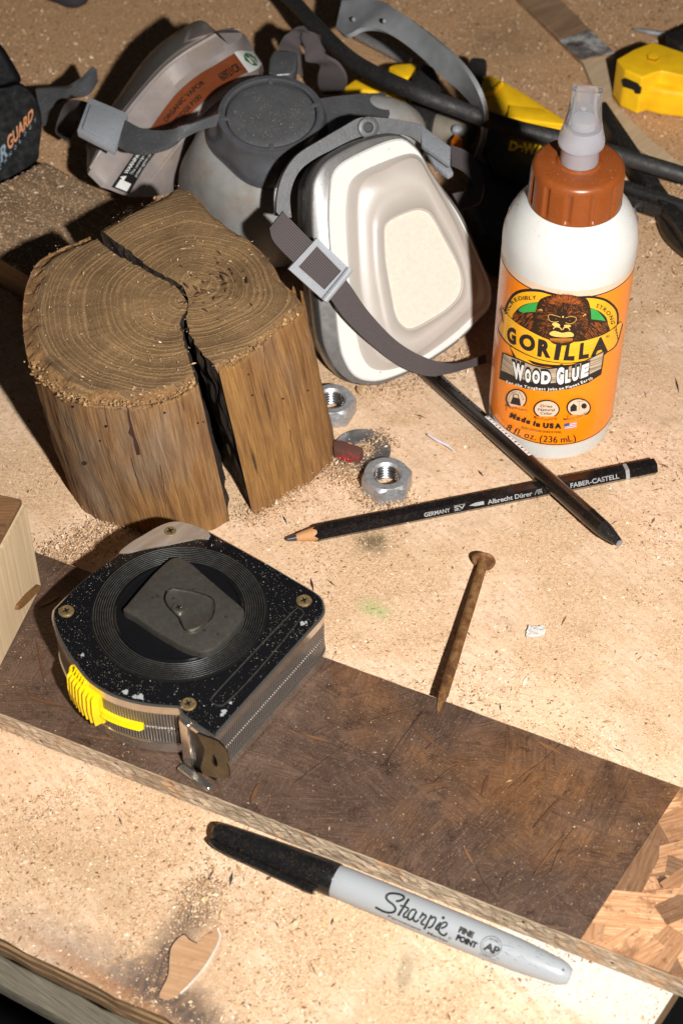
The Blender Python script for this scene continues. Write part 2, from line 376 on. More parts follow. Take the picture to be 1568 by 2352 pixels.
def bare_strand(i, k):
    x = N('bare_strand%d' % i); o = x.co(); oi = x.n('ObjectInfo'); g = x.n('NewGeometry'); pos = g.outputs['Position']
    ad = x.n('VectorMath', operation='ADD'); x.l(o, ad.inputs[0]); x.l(oi.outputs['Random'], ad.inputs[1])
    f = x.noise(x.map(ad.outputs[0], (80, 1200, 1200)), 1, 6, .65, .3)
    c = x.ramp(f, [(.3, tuple(k*a for a in (.26, .11, .045))), (.5, tuple(k*a for a in (.47, .24, .115))), (.7, tuple(k*a for a in (.62, .39, .225)))])
    c = x.mix(x.ramp(x.noise(pos, 60, 6, .7), [(.56, 0.), (.68, .8)]), c, (.13, .05, .02)); c = x.mix(x.ramp(x.noise(pos, 380, 5, .75), [(.58, 0.), (.66, .7)]), c, (.07, .025, .012))
    c = x.mix(x.math('MULTIPLY', oi.outputs['Random'], .6), c, (.20, .085, .03)); x.bump(f, .6, .0006); return x.out(c, .75)
m_strand_l = [bare_strand(0, 1.), bare_strand(1, 1.3), bare_strand(2, .4)]
m_boardbase = wood('board_core', (.04, .02, .012), (.09, .05, .03), bump=.5)[0]
m_boardside = wood('fibrous_board_edge', (.12, .075, .042), (.60, .46, .32), (70, 900, 1900), (0, 0, .37), rough=.9, bump=1., spots=(.42, .22, .10))[0]
m_ply = wood('plywood_edge', (.10, .06, .03), (.34, .2, .09), (70, 70, 900), rough=.9, bump=1.)[0]
m_lumber = wood('weathered_grey_lumber', (.085, .072, .052), (.28, .245, .18), (60, 1400, 1400), (0, 0, .62), rough=.95, bump=.9)[0]
m_block = wood('pale_pine_end', (.46, .33, .19), (.66, .50, .31), (500, 500, 12), rough=.85, bump=.5)[0]
m_bark = wood('dark_bark_top', (.05, .025, .012), (.30, .14, .05), (40, 500, 500), rough=.9, bump=.9)[0]
m_oldboard = wood('old_board', (.12, .07, .035), (.34, .22, .12), (30, 200, 200), (0, 0, .6), rough=.9, bump=.6)[0]
m_splinter = wood('brown_splinter', (.12, .05, .015), (.32, .16, .05), (200, 900, 900))[0]
m_plank = wood('thin_pale_board', (.42, .30, .18), (.62, .46, .3), (20, 300, 300), (0, 0, -.8), bump=.4)[0]
def stump_mats():
    x = N('stump_end_grain'); uv = x.co('UV'); o = x.co(); sp = x.n('SeparateXYZ'); x.l(uv, sp.inputs[0])
    wob = x.math('MULTIPLY_ADD', x.noise(o, 22, 2), 1.8, x.math('MULTIPLY', x.noise(o, 260, 3), .18))
    cr_ = x.n('CombineXYZ'); x.l(sp.outputs[0], cr_.inputs[0]); irr = x.math('MULTIPLY', x.noise(cr_.outputs[0], 9, 3), 5.)
    rr = x.math('ADD', x.math('ADD', x.math('MULTIPLY', sp.outputs[0], 24), irr), wob)
    fr = x.math('FRACT', rr)
    ln = x.ramp(fr, [(0., 1.), (.10, .9), (.28, .25), (.6, .05), (.9, 0.), (.98, 1.)])
    base = x.ramp(x.noise(o, 38, 6, .6), [(.32, (.155, .082, .030)), (.68, (.34, .20, .085))])
    rad = x.ramp(sp.outputs[0], [(0., 0.), (.6, .05), (1., .4)])
    base = x.mix(rad, base, (.085, .046, .022))
    c = x.mix(x.math('MULTIPLY', ln, .62), base, (.46, .275, .115))
    gr = x.noise(o, 1500, 4, .8); c = x.mix(x.ramp(gr, [(.35, .6), (.55, 0.)]), c, (.05, .03, .015))
    c = x.mix(x.ramp(x.noise(o, 900, 2), [(.66, 0.), (.74, .8)]), c, (.45, .28, .13))
    x.bump(x.math('ADD', x.math('MULTIPLY', ln, .3), x.math('MULTIPLY', gr, .9)), .8, .0009); a = x.out(c, .88)
    y = N('stump_rough_rim'); o = y.co(); f = y.noise(o, 420, 7, .75)
    c = y.ramp(f, [(.3, (.12, .055, .018)), (.5, (.27, .14, .05)), (.7, (.42, .25, .11))]); y.bump(y.noise(o, 500, 7, .8), 1., .0014); b = y.out(c, .95)
    y = N('stump_side_grain'); uv = y.co('UV'); o = y.co()
    f = y.math('MULTIPLY_ADD', y.noise(y.map(uv, (1, .04, 1)), 1250, 5, .65, .2), .55, y.math('MULTIPLY', y.noise(y.map(uv, (1, .06, 1)), 380, 5, .6, .3), .45))
    g = y.noise(y.map(uv, (1, .35, 1)), 26, 5, .6); h = y.noise(y.map(uv, (1, .07, 1)), 210, 4, .55, .4)
    c = y.ramp(f, [(.32, (.09, .036, .009)), (.48, (.205, .095, .026)), (.66, (.34, .18, .062))])
    c = y.mix(y.ramp(g, [(.46, 0.), (.66, .7)]), c, y.ramp(f, [(.35, (.10, .065, .042)), (.65, (.27, .205, .15))]))
    c = y.mix(y.ramp(g, [(.30, .7), (.42, 0.)]), c, y.ramp(f, [(.35, (.16, .07, .012)), (.65, (.38, .20, .05))]))
    c = y.mix(y.ramp(h, [(.30, .9), (.345, 0.)]), c, (.022, .010, .006))
    c = y.mix(y.ramp(y.noise(o, 900, 4, .8), [(.62, 0.), (.72, .55)]), c, (.42, .27, .13))
    y.bump(f, .8, .0012); y.bump(y.noise(o, 1300, 4), .4, .0004); d = y.out(c, .85)
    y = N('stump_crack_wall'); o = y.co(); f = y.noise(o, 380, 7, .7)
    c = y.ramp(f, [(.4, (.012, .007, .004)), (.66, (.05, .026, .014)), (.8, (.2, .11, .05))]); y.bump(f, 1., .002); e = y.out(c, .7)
    return a, b, d, e
m_end, m_rimw, m_side, m_crack = stump_mats()

def bench_mat():
    x = N('sawdusty_bench'); o = x.co()
    grain = x.noise(x.map(o, (60, 500, 1), (0, 0, R(52))), 1, 5, .6, .5)
    ply = x.ramp(grain, [(.3, (.62, .405, .25)), (.55, (.72, .52, .36)), (.7, (.76, .575, .42))])
    f1 = x.noise(o, 620, 5, .75); f2 = x.noise(o, 1700, 3, .7); f3 = x.noise(o, 55, 5, .65)
    saw = x.ramp(x.math('MULTIPLY_ADD', f1, .45, x.math('MULTIPLY', f2, .55)), [(.36, (.20, .10, .045)), (.455, (.50, .305, .16)), (.55, (.70, .485, .30)), (.66, (.92, .76, .585))])
    cover = x.ramp(x.noise(o, 16, 5, .6, .4), [(.44, .0), (.56, .8)])
    cover = x.math('MAXIMUM', cover, x.ramp(x.noise(o, 300, 4, .7), [(.53, 0.), (.62, .7)]))
    sepy = x.n('SeparateXYZ'); x.l(o, sepy.inputs[0])
    far = x.n('MapRange'); x.l(sepy.outputs[1], far.inputs[0]); far.inputs[1].default_value = .10; far.inputs[2].default_value = .24   # the deep drift of dust at the back of the bench
    cover = x.math('MAXIMUM', cover, far.outputs[0])
    c = x.mix(cover, ply, saw)
    c = x.mix(x.math('MULTIPLY', far.outputs[0], .5), c, x_mul(x, c, (.74, .54, .32)))
    c = x.mix(x.ramp(f3, [(.56, 0.), (.7, .30)]), c, (.30, .19, .1))
    def stain(c, u, v, ru, rv, rot, col, st, nz=.6, ns=90, soft=.5):
        p = G(u, v); mp = x.n('Mapping', vector_type='TEXTURE'); mp.inputs['Location'].default_value = (p[0], p[1], 0); mp.inputs['Rotation'].default_value = (0, 0, R(rot)); mp.inputs['Scale'].default_value = (ru, rv, 1)
        x.l(o, mp.inputs[0]); ln = x.n('VectorMath', operation='LENGTH'); x.l(mp.outputs[0], ln.inputs[0])
        d = x.math('MULTIPLY_ADD', x.math('SUBTRACT', x.noise(o, ns, 9, .82), .5), nz*3.0, ln.outputs['Value'])
        return x.mix(x.ramp(d, [(max(0, 1-soft), st), (1., 0.)]), c, col)
    c = stain(c, 1385, 2250, .052, .022, -22, (.62, .575, .52), .9, .5, 60, .4)     # bare white painted patch
    c = stain(c, 1230, 1640, .03, .02, 10, (.72, .50, .32), .6)
    c = stain(c, 855, 1245, .010, .010, 60, (.11, .085, .035), .85, .8, 260, .8)
    c = stain(c, 860, 1400, .011, .006, -30, (.22, .42, .12), .55, .9, 300, .9)
    c = stain(c, 930, 2235, .0036, .011, -12, (.36, .29, .19), .75, .5, 200, .5)
    c = stain(c, 378, 2205, .011, .030, -28, (.055, .040, .034), .95, .5, 130, .9)
    c = stain(c, 448, 2095, .010, .017, -35, (.11, .08, .06), .85, .6, 160, .9)
    c = stain(c, 350, 2270, .026, .012, -30, (.085, .05, .035), .9, .7, 120, .9)
    c = stain(c, 190, 2190, .045, .012, -27, (.22, .17, .15), .55, .8, 120, .9)
    c = stain(c, 430, 2325, .030, .012, -35, (.06, .045, .04), .9, .7, 130, .9); c = stain(c, 250, 2265, .05, .005, -33, (.36, .15, .055), .6, .9, 220, .8)
    c = stain(c, 150, 1990, .055, .03, -20, (.42, .28, .15), .45, .8, 60, .9)
    c = stain(c, 1000, 1150, .03, .02, 0, (.70, .48, .3), .5, .6, 60, .8)
    c = stain(c, 1150, 90, .035, .03, 30, (.20, .13, .07), .55, .9, 70, .9)
    kc = G(428, 2215); kp_ = x.n('Mapping', vector_type='TEXTURE'); kp_.inputs['Location'].default_value = (kc[0], kc[1], 0); kp_.inputs['Rotation'].default_value = (0, 0, R(-28)); kp_.inputs['Scale'].default_value = (.022, .05, 1)
    x.l(o, kp_.inputs[0]); kl = x.n('VectorMath', operation='LENGTH'); x.l(kp_.outputs[0], kl.inputs[0])
    kr = x.math('FRACT', x.math('MULTIPLY_ADD', x.noise(o, 40, 3), 1.2, x.math('MULTIPLY', kl.outputs['Value'], 7)))
    km = x.math('MULTIPLY', x.ramp(kr, [(.0, 0.), (.35, .55), (.7, .1), (1., 0.)]), x.ramp(kl.outputs['Value'], [(.35, 1.), (1., 0.)]))
    c = x.mix(x.math('MULTIPLY', km, .8), c, (.36, .20, .11))
    sp = x.ramp(x.vor(o, 210), [(.055, 1.), (.085, 0.)]); c = x.mix(x.math('MULTIPLY', sp, x.ramp(x.noise(o, 37, 2), [(.58, 0.), (.6, .8)])), c, (.10, .06, .03))
    hb = x.math('MULTIPLY', x.math('ADD', f1, f2), x.math('ADD', cover, .12))
    x.bump(x.noise(o, 70, 3), .22, .003); x.bump(hb, .42, .0007)
    return x.out(c, .85)
def x_mul(x, c, k): return x.mix(1., c, k, 'MULTIPLY')
m_bench = bench_mat()
def chip_mat():
    x = N('wood_chip'); a = x.n('Attribute'); a.attribute_name = 'Col'; return x.out(a.outputs['Color'], .85)
m_chip = chip_mat()

# ------------------------------------------------------------------ the bench (setting)
fl = mk('floor', [(-3, -3, -.8), (3, -3, -.8), (3, 3, -.8), (-3, 3, -.8)], [(0, 1, 2, 3)], m_floor); kind(fl, 'structure')
bl0, bl1 = G(0, 2157), G(400, 2352); ed = nrm(bl1-bl0)         # front edge of the bench top
rb0, rb1 = G(1540, 2290), G(1500, 2352); rd = nrm(rb1-rb0)     # right-hand edge
A2 = np.array([[ed[0], -rd[0]], [ed[1], -rd[1]]]); t_, _ = np.linalg.solve(A2, (rb0-bl0)[:2]); cor = bl0+ed*t_
rtop = rb0-rd*.30
front = []
for i in range(60):
    p = (bl0-ed*.35)+(cor-(bl0-ed*.35))*i/59; q = p+np.array([-ed[1], ed[0], 0])*(rng.normal()*.0006); front.append(q)
outline = [(-1.2, 1.6, 0), (-1.2, front[0][1]+.2, 0)]+front+[rtop, (1.2, rtop[1]+.1, 0), (1.2, 1.6, 0)]
outline = [np.array(p, float) for p in outline]
# top sheet
bt = mk('workbench', outline, [tuple(range(len(outline)))], m_bench); kind(bt, 'structure')
# plywood plies of the front and right edges, each ply a strip a little proud or shy of the next
plies = []
for k in range(6):
    z1, z0 = -.0002-.0026*k, -.0002-.0026*(k+1)+.0001; off = [.0, .0008, .0, .0010, .0002, .0006][k]
    inn = np.array([-ed[1], ed[0], 0]); a = [p+inn*(off+abs(rng.normal())*.0004) for p in front]
    top = [np.array([p[0], p[1], z1]) for p in a]+[a[-1]*[1, 1, 0]-rd*.3+[0, 0, z1], a[0]*[1, 1, 0]+inn*.2+[0, 0, z1]]
    x = prism('plywood_ply', top, (0, 0, z0-z1), m_ply, bt, smooth=False); x['label'] = 'rough-cut plywood layer at bench edge'
# knot patch let into the plywood
kp = cat([G(*p) for p in [(425, 2147), (435, 2157), (452, 2165), (475, 2145), (502, 2127), (505, 2160), (480, 2205), (450, 2245), (420, 2277), (390, 2296), (367, 2292), (362, 2285), (385, 2240), (387, 2205), (392, 2175), (410, 2152)]], 60, True)
kp = [p*[1, 1, 0]+[0, 0, .0004] for p in kp]
mp_ = wood('plug_wood', (.36, .19, .09), (.56, .34, .19), (60, 700, 700), (0, 0, .3), bump=.5, spots=(.34, .17, .08))[0]
prism('wood_plug', kp, (0, 0, -.0008), mp_, bt, .0001, 1)
gz_ = lambda z: (lambda u, v: G(u, v, z))
k_ = Ink(); k_.stroke([(500, 2131), (506, 2150), (499, 2172), (480, 2207), (462, 2232), (448, 2248), (430, 2268), (414, 2282)], 5, 30); k_.lay('pale_glue_line', gz_(.0007), simple('pale_filler', (.62, .56, .48), .8, bump=.6, bs=600), bt)
k_ = Ink(); k_.stroke([(365, 2290), (366, 2280), (385, 2240), (388, 2205), (393, 2175), (411, 2152), (425, 2146), (436, 2158), (453, 2166)], 3, 30); k_.lay('charred_edge', gz_(.0006), simple('charred_wood', (.05, .03, .022), .9), bt)
# weathered board under the front edge
u0, u1 = G(0, 2215, -.045), G(250, 2352, -.045); ud = nrm(u1-u0); ub = np.array([ud[1], -ud[0], 0])
u2 = G(0, 2290, -.045); wdt = abs(np.dot(u2-u0, ub))
pp = [u0-ud*.2-ub*.05, u0+ud*.5-ub*.05, u0+ud*.5+ub*wdt*.62, u0-ud*.2+ub*wdt*.62]
lb = prism('weathered_board', pp, (0, 0, -.009), m_lumber, None, .0015); tag(lb, 'grey weathered board below the front edge of the bench', 'board')

# ------------------------------------------------------------------ dark strand board
TB = .0113
a0, a1 = G(745, 1512, TB), G(1568, 1812, TB); b0, b1 = G(0, 1637, TB), G(1568, 2250, TB)
be = nrm(a1-a0); bn = np.array([-be[1], be[0], 0])
be2 = nrm(b1-b0)
Lm = -.235; Rm = .34
c00 = b0+be2*(-.06); c10 = b1+be2*.05; c11 = a1+be*.05; c01 = a0-be*.22
board = thing('strand_board', 'dark brown coated strand board with a bare orange end under the tape measure', 'board')
core = [np.array(p)*[1, 1, 0] for p in (c00, c10, c11, c01)]
prism('board_core', [p+[0, 0, .0105] for p in core], (0, 0, -.0100), [m_boardbase], board, smooth=False)
# pale rough edge strips (front and back faces)
def edge_strip(p, q, name, nn=160):
    d = nrm(q-p); nr = np.array([d[1], -d[0], 0]); L = np.linalg.norm(q-p); rows = []
    for k, z in enumerate(np.linspace(.0112, .0008, 9)):
        rows.append([p*[1, 1, 0]+d*L*i/nn+nr*(.0006+(rng.normal()*.00035 if 0 < k < 8 else 0))+[0, 0, z+rng.normal()*.0001] for i in range(nn+1)])
    rows.insert(0, [r-nr*.003 for r in rows[0]])
    v, f, uv = grid(rows); return mk(name, v, f, m_boardside, board, False, uv)
edge_strip(core[0], core[1], 'board_edge'); edge_strip(core[2], core[3], 'board_edge')
s0, s1 = G(1546, 1835, TB), G(1345, 2140, TB); sn = np.array([-(s1-s0)[1], (s1-s0)[0], 0]); sn = nrm(sn)
if np.dot(np.array([.5, 0, 0]), sn) < 0: sn = -sn
def clip(poly, p, n):
    out = []
    for i in range(len(poly)):
        a, b = poly[i], poly[(i+1) % len(poly)]; da, db = np.dot(a-p, n), np.dot(b-p, n)
        if da <= 0: out.append(a)
        if da*db < 0: out.append(a+(b-a)*da/(da-db))
    return out
cen = sum(core)/4
halves = []
for i in range(4):
    p, q = core[i], core[(i+1) % 4]; d = nrm(q-p); n_ = np.array([d[1], -d[0], 0])
    if np.dot(cen-p, n_) > 0: n_ = -n_
    halves.append((p, n_))
kk = 0
def strand(c, ang, L, W, z, dark, mat):
    global kk
    ax, ay = np.array([math.cos(ang), math.sin(ang), 0]), np.array([-math.sin(ang), math.cos(ang), 0])
    pl = [c-ax*L/2-ay*W/2*random.uniform(.7, 1), c+ax*L*random.uniform(.1, .2)-ay*W/2, c+ax*L/2-ay*W/2*random.uniform(.3, .9), c+ax*L*random.uniform(.42, .5)+ay*W/2*random.uniform(.5, 1), c-ax*L*.1+ay*W/2, c-ax*L/2+ay*W/2*random.uniform(.5, 1)]
    for p, n_ in halves: pl = clip(pl, p, n_) if len(pl) > 2 else pl
    if dark is not None and len(pl) > 2: pl = clip(pl, s0*[1, 1, 0], sn if dark else -sn)
    if len(pl) < 3: return
    loc = [((q-c)@ax, (q-c)@ay, 0) for q in pl]
    ar = .5*abs(sum(loc[i][0]*loc[(i+1) % len(loc)][1]-loc[(i+1) % len(loc)][0]*loc[i][1] for i in range(len(loc))))
    if ar < 1.2e-5: return
    kk += 1
    o = prism('wood_strand', loc, (0, 0, .0012), mat, board, 0, smooth=False)
    o.location = (c[0], c[1], z-.0012); o.rotation_euler = (random.uniform(-.004, .004), random.uniform(-.004, .004), ang)
for k in range(230):
    u, v = random.random(), random.random(); a_, b_ = core[0]+(core[1]-core[0])*u, core[3]+(core[2]-core[3])*u
    c = a_+(b_-a_)*v; side = np.dot(c-s0*[1, 1, 0], sn)
    ang = random.choice([random.uniform(0, math.pi), -.35+random.gauss(0, .35), .9+random.gauss(0, .3)])
    if side < .01: strand(c, ang, random.uniform(.035, .085), random.uniform(.012, .028), TB+.00004+.000003*kk, True, random.choices(m_strand_d, [4, 3, 3, 1.2])[0])
for k in range(170):
    c = s0*[1, 1, 0]+(s1-s0)*[1, 1, 0]*random.uniform(-.2, 1.3)+sn*random.uniform(-.005, .09)
    strand(c, random.choice([.4+random.gauss(0, .35), random.uniform(0, math.pi)]), random.uniform(.020, .05), random.uniform(.006, .015), TB+.00003+.000003*kk, False, random.choices(m_strand_l, [4, 4, 3])[0])
m_flake = wood('lifted_orange_flake', (.09, .035, .014), (.30, .15, .065), (60, 900, 900), rough=.6, bump=.6, rnd=True)[0]
for k in range(120):        # narrow lifted slivers between the strands
    u, v = random.random(), random.random(); a_, b_ = core[0]+(core[1]-core[0])*u, core[3]+(core[2]-core[3])*u; c = a_+(b_-a_)*v
    if np.dot(c-s0*[1, 1, 0], sn) > -.004: continue
    n0_ = kk; ang_ = random.choice([random.uniform(0, math.pi), -.35+random.gauss(0, .3), .9+random.gauss(0, .3)]); L_ = random.uniform(.008, .028); W_ = random.uniform(.0007, .0022)
    ax, ay = np.array([math.cos(ang_), math.sin(ang_), 0]), np.array([-math.sin(ang_), math.cos(ang_), 0])
    pl = [c-ax*L_/2, c-ax*L_*.1-ay*W_/2, c+ax*L_*.3-ay*W_*.3, c+ax*L_/2, c+ax*L_*.15+ay*W_/2, c-ax*L_*.25+ay*W_*.35]
    for p_, n_ in halves: pl = clip(pl, p_, n_) if len(pl) > 2 else pl
    if len(pl) < 3: continue
    o = prism('wood_sliver', [((q-c)@ax, (q-c)@ay, 0) for q in pl], (0, 0, .0004), random.choice([m_flake, m_flake, m_strand_d[3], m_strand_d[2]]), board, 0, smooth=False)
    o.location = (c[0], c[1], TB+.0009); o.rotation_euler = (random.uniform(-.05, .05), random.uniform(-.012, .012), ang_)
print('strands', kk)

# ------------------------------------------------------------------ stump
ZS = .088
Lt = Z3([(410, 262), (320, 300), (240, 335), (170, 380), (130, 450), (105, 540), (100, 640), (110, 760), (140, 860), (200, 930), (300, 1000), (400, 1030), (500, 1040), (650, 1040), (800, 1000), (905, 940)])
Lb = Z3([(600, 900), (520, 920), (450, 950), (390, 1000), (340, 1080), (310, 1180), (300, 1270), (310, 1370), (335, 1450), (380, 1530), (470, 1590), (560, 1620), (650, 1640), (780, 1655), (920, 1645), (1055, 1590)])
Rt_ = Z3([(458, 240), (540, 190), (650, 130), (800, 55), (850, 50), (890, 75), (930, 120), (960, 160), (1050, 230), (1170, 310), (1250, 400), (1280, 460), (1340, 520), (1385, 580), (1370, 620), (1300, 680), (1200, 755), (1100, 830), (1000, 880)])
Rb = Z3([(650, 880), (720, 830), (850, 780), (980, 740), (1030, 740), (1080, 760), (1120, 800), (1150, 830), (1240, 880), (1350, 950), (1440, 1030), (1480, 1090), (1520, 1160), (1535, 1240), (1530, 1300), (1440, 1400), (1340, 1450), (1250, 1520), (1160, 1555)])
stump = thing('split_log', 'short weathered log round split by a deep crack across its rings', 'log')
from mathutils import noise as mn
def nz(p, s, seed=0): return mn.noise(Vector((p[0]*s+seed, p[1]*s+seed, p[2]*s)))
def log_half(tp, bp, ct, cb, seed, rim, rayA, rayB):
    m = 120; nr = 34; nh = 34
    T = cat([G(*p, ZS) for p in tp], m); Bt = cat([G(*p, .001) for p in bp], m)
    ctw, cbw = G(*Z3([ct])[0], ZS), G(*Z3([cb])[0], .001)
    RA, RB_ = (cat([G(*p, ZS) for p in Z3([ct]+q)], 35) for q in (rayA, rayB))
    rows = []; ru = []; pith = G(*Z3([(862, 572) if seed < 3 else (945, 490)])[0], ZS)
    for i in range(nr+1):
        r = i/nr; row = []
        for j in range(m):
            p = ctw+(T[j]-ctw)*r; e = min(j, m-1-j)
            rr_, k0 = (RA, j) if j < m/2 else (RB_, m-1-j)
            if k0 < 22: p = p+(rr_[i]-(ctw+(T[0 if j < m/2 else m-1]-ctw)*r))*(1-k0/22)**1.5
            if k0 < 3: p = p+np.array([nz(p, 420, seed), nz(p, 420, seed+9), 0])*.0011*math.sin(math.pi*r)*(1-k0/3)
            p = p+[0, 0, nz(p, 60, seed)*.0012+nz(p, 400, seed)*.0004]
            edge = max(0, r-(1-rim-.03*nz(T[j], 90, seed+4)))
            if edge > 0: p = p-[0, 0, .0018+.03*edge+.0022*nz(p, 350, seed)]
            row.append(p); dd_ = np.linalg.norm((p-pith)[:2])/.060; ru.append((dd_*.72+r*.28, j/m))
        rows.append(row)
    v, f, _ = grid(rows); mi = []
    for k, fc in enumerate(f):
        i = k//(m-1); j = k % (m-1); mi.append(1 if (i+.5)/nr > 1-rim-.03*nz(T[j], 90, seed+4) else 0)
    topo = mk('cut_end', v, f, [m_end, m_rimw], stump, True, ru, mi=mi)
    # outer side
    arc = np.r_[0, np.cumsum(np.linalg.norm(np.diff(T, axis=0), axis=1))]
    rows = []; su = []
    for i in range(nh+1):
        t = i/nh; row = []
        for j in range(m):
            a = np.array(topo.data.vertices[nr*m+j].co) if i == 0 else T[j]
            p = a*(1-t)+Bt[j]*t if i else a
            rad = nrm((T[j]-ctw)*[1, 1, 0]); bul = .0008*math.sin(math.pi*t)+.0012*nz((arc[j]*4, t*.06, seed), 30)+.0007*nz((arc[j]*8, t*.05, seed), 120)
            if 0 < i: p = p+rad*bul*min(1, i/3)
            if i == nh: p = p*[1, 1, 0]+[0, 0, .0005]
            row.append(p); su.append((arc[j]+seed, t*.09))
        rows.append(row)
    v, f, _ = grid(rows); mk('bark_side', v, f, m_side, stump, True, su)
    # crack walls from the pith to each corner
    for jj in (0, m-1):
        rows = []
        for i in range(nh+1):
            t = i/nh; row = []
            for k in range(nr+1):
                a = np.array(topo.data.vertices[k*m+jj].co); b = cbw+(Bt[jj]-cbw)*k/nr; p = a*(1-t)+b*t
                nrmv = nrm(np.cross(T[jj]-ctw, [0, 0, 1])); 
                if 0 < i < nh and 0 < k < nr: p = p+nrmv*.0022*nz((p[0], p[1]*1, p[2]*.4), 190, seed)
                row.append(p)
            rows.append(row)
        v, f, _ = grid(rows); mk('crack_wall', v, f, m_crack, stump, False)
log_half(Lt, Lb, (856, 580), (1000, 1215), 1.3, .085, [(800, 505), (700, 450), (590, 400), (500, 340), (440, 285), (410, 262)], [(864, 604), (846, 640), (826, 690), (850, 780), (880, 880), (905, 940)])
log_half(Rt_, Rb, (866, 572), (1015, 1195), 5.1, .035, [(850, 520), (790, 480), (700, 432), (600, 352), (500, 282), (458, 240)], [(866, 612), (858, 665), (880, 740), (930, 820), (1000, 880)])
# worm holes, a dark gouge and drying cracks marked on the sides
from mathutils.bvhtree import BVHTree
bpy.context.view_layer.update()
_vs, _fs = [], []
for o_ in stump.children:
    if o_.name.startswith('bark_side'):
        k_ = len(_vs); _vs += [v.co[:] for v in o_.data.vertices]; _fs += [[i+k_ for i in p.vertices] for p in o_.data.polygons]
_bvh = BVHTree.FromPolygons(_vs, _fs)
def onlog(u, v):
    d = nrm(ray(u, v)); h, n_, _, _ = _bvh.ray_cast(Vector(CAM), Vector(d)); return None if h is None else np.array(h)-d*.00022
k_ = Ink(); k_.poly(Z3([(583, 1062), (592, 1070), (600, 1120), (612, 1165), (622, 1200), (640, 1250), (645, 1285), (630, 1288), (618, 1250), (612, 1210), (590, 1185), (598, 1160), (588, 1110)])); k_.lay('dark_gouge', onlog, simple('dark_red_rot', (.045, .014, .007), .8), stump, 3)
k_ = Ink()
for P_, w_ in (([(480, 1055), (500, 1180), (530, 1290), (560, 1390)], 1.3), ([(600, 1300), (640, 1420), (690, 1560)], 1.6), ([(735, 1330), (755, 1450), (765, 1560)], 1.6), ([(1208, 770), (1225, 900), (1262, 1050)], 1.2), ([(1330, 1170), (1350, 1300), (1345, 1400)], 1.6), ([(820, 1060), (860, 1250)], .9), ([(300, 1090), (350, 1250), (400, 1400)], .9), ([(1100, 850), (1130, 980)], .8), ([(1340, 640), (1400, 850)], 1.0)):
    q_ = Z3(P_); q_ = [(a+random.uniform(-1.5, 1.5), b) for a, b in cat(q_, 14)]; k_.stroke(q_, w_, 30, True)
for (a, b, r_) in ((757, 1093, 3.4), (487, 1155, 4), (387, 1325, 6.5), (910, 1140, 3), (935, 1135, 2.6), (1160, 1012, 3), (1300, 1028, 3), (1415, 990, 2.8), (335, 1065, 4), (1142, 917, 2.6), (460, 1222, 3)): k_.dot(Z3([(a, b)])[0], r_, 10, r_*.8)
k_.lay('drying_cracks', onlog, m_blackp, stump, 2)
# splinters standing at the rim
prism('torn_splinter', [G(*p, .074) for p in Z3([(1345, 508), (1352, 515), (1362, 545), (1340, 540)])], (0, .002, -.004), m_splinter, stump)
prism('torn_splinter', [G(*p, .074) for p in Z3([(1378, 530), (1390, 535), (1412, 640), (1420, 700), (1388, 600)])], (0, .002, -.006), m_splinter, stump)

# ------------------------------------------------------------------ tape measure
ZTT = .0418; ZT0 = TB+.0012
tape = thing('tape_measure', 'chrome tape measure with dusty black face and yellow lock on the dark board', 'tape measure')
to = ZT([(985, 1150), (1000, 1133), (1100, 1022), (1200, 911), (1300, 800), (1400, 689), (1462, 621), (1488, 585), (1494, 550), (1480, 508), (1440, 474), (1350, 420), (1250, 360), (1150, 304), (1060, 254), (960, 200), (895, 170), (830, 155), (765, 160), (700, 195), (625, 245), (550, 300), (400, 410), (262, 540), (240, 575), (243, 620), (270, 690), (305, 755), (350, 820), (380, 860), (420, 900), (500, 950), (600, 985), (700, 1003), (818, 1012)])
TOP = [G(*p, ZTT) for p in to]
# smooth all but the mouth corner
sm = cat(TOP, 170); step = [G(*p, ZTT) for p in ZT([(822, 1018), (835, 1045), (905, 1097)])]
OUT = np.array([p for p in sm]+step); ocen = OUT.mean(0)
def dens_(P, d=.0012):
    out = []
    for a, b in zip(P, list(P[1:])+[P[0]]): out += [a+(b-a)*k for k in np.linspace(0, 1, max(2, int(np.linalg.norm(b-a)/d)), endpoint=False)]
    return out
def inset(P, d):
    P = np.array(P); n = len(P); out = []
    for i in range(n):
        t = P[(i+1) % n]-P[i-1]; q = np.array([-t[1], t[0], 0]); q = q/(np.linalg.norm(q)+1e-9)
        if np.dot(ocen-P[i], q) < 0: q = -q
        out.append(P[i]+q*d)
    return np.array(out)
def atz(P, z): return [np.array([p[0], p[1], z]) for p in P]
Hh = ZTT-ZT0
def ribs_mat():
    x = N('ribbed_metal_side'); uv = x.co('UV'); sp = x.n('SeparateXYZ'); x.l(uv, sp.inputs[0])
    s = x.math('MULTIPLY_ADD', x.math('SINE', x.math('MULTIPLY', sp.outputs[0], 2*math.pi*260)), .5, .5)
    x.bump(s, .8, .0006); return x.out(x.mix(s, (.10, .088, .078), (.30, .265, .24)), .32, .6)
m_ribs = ribs_mat()
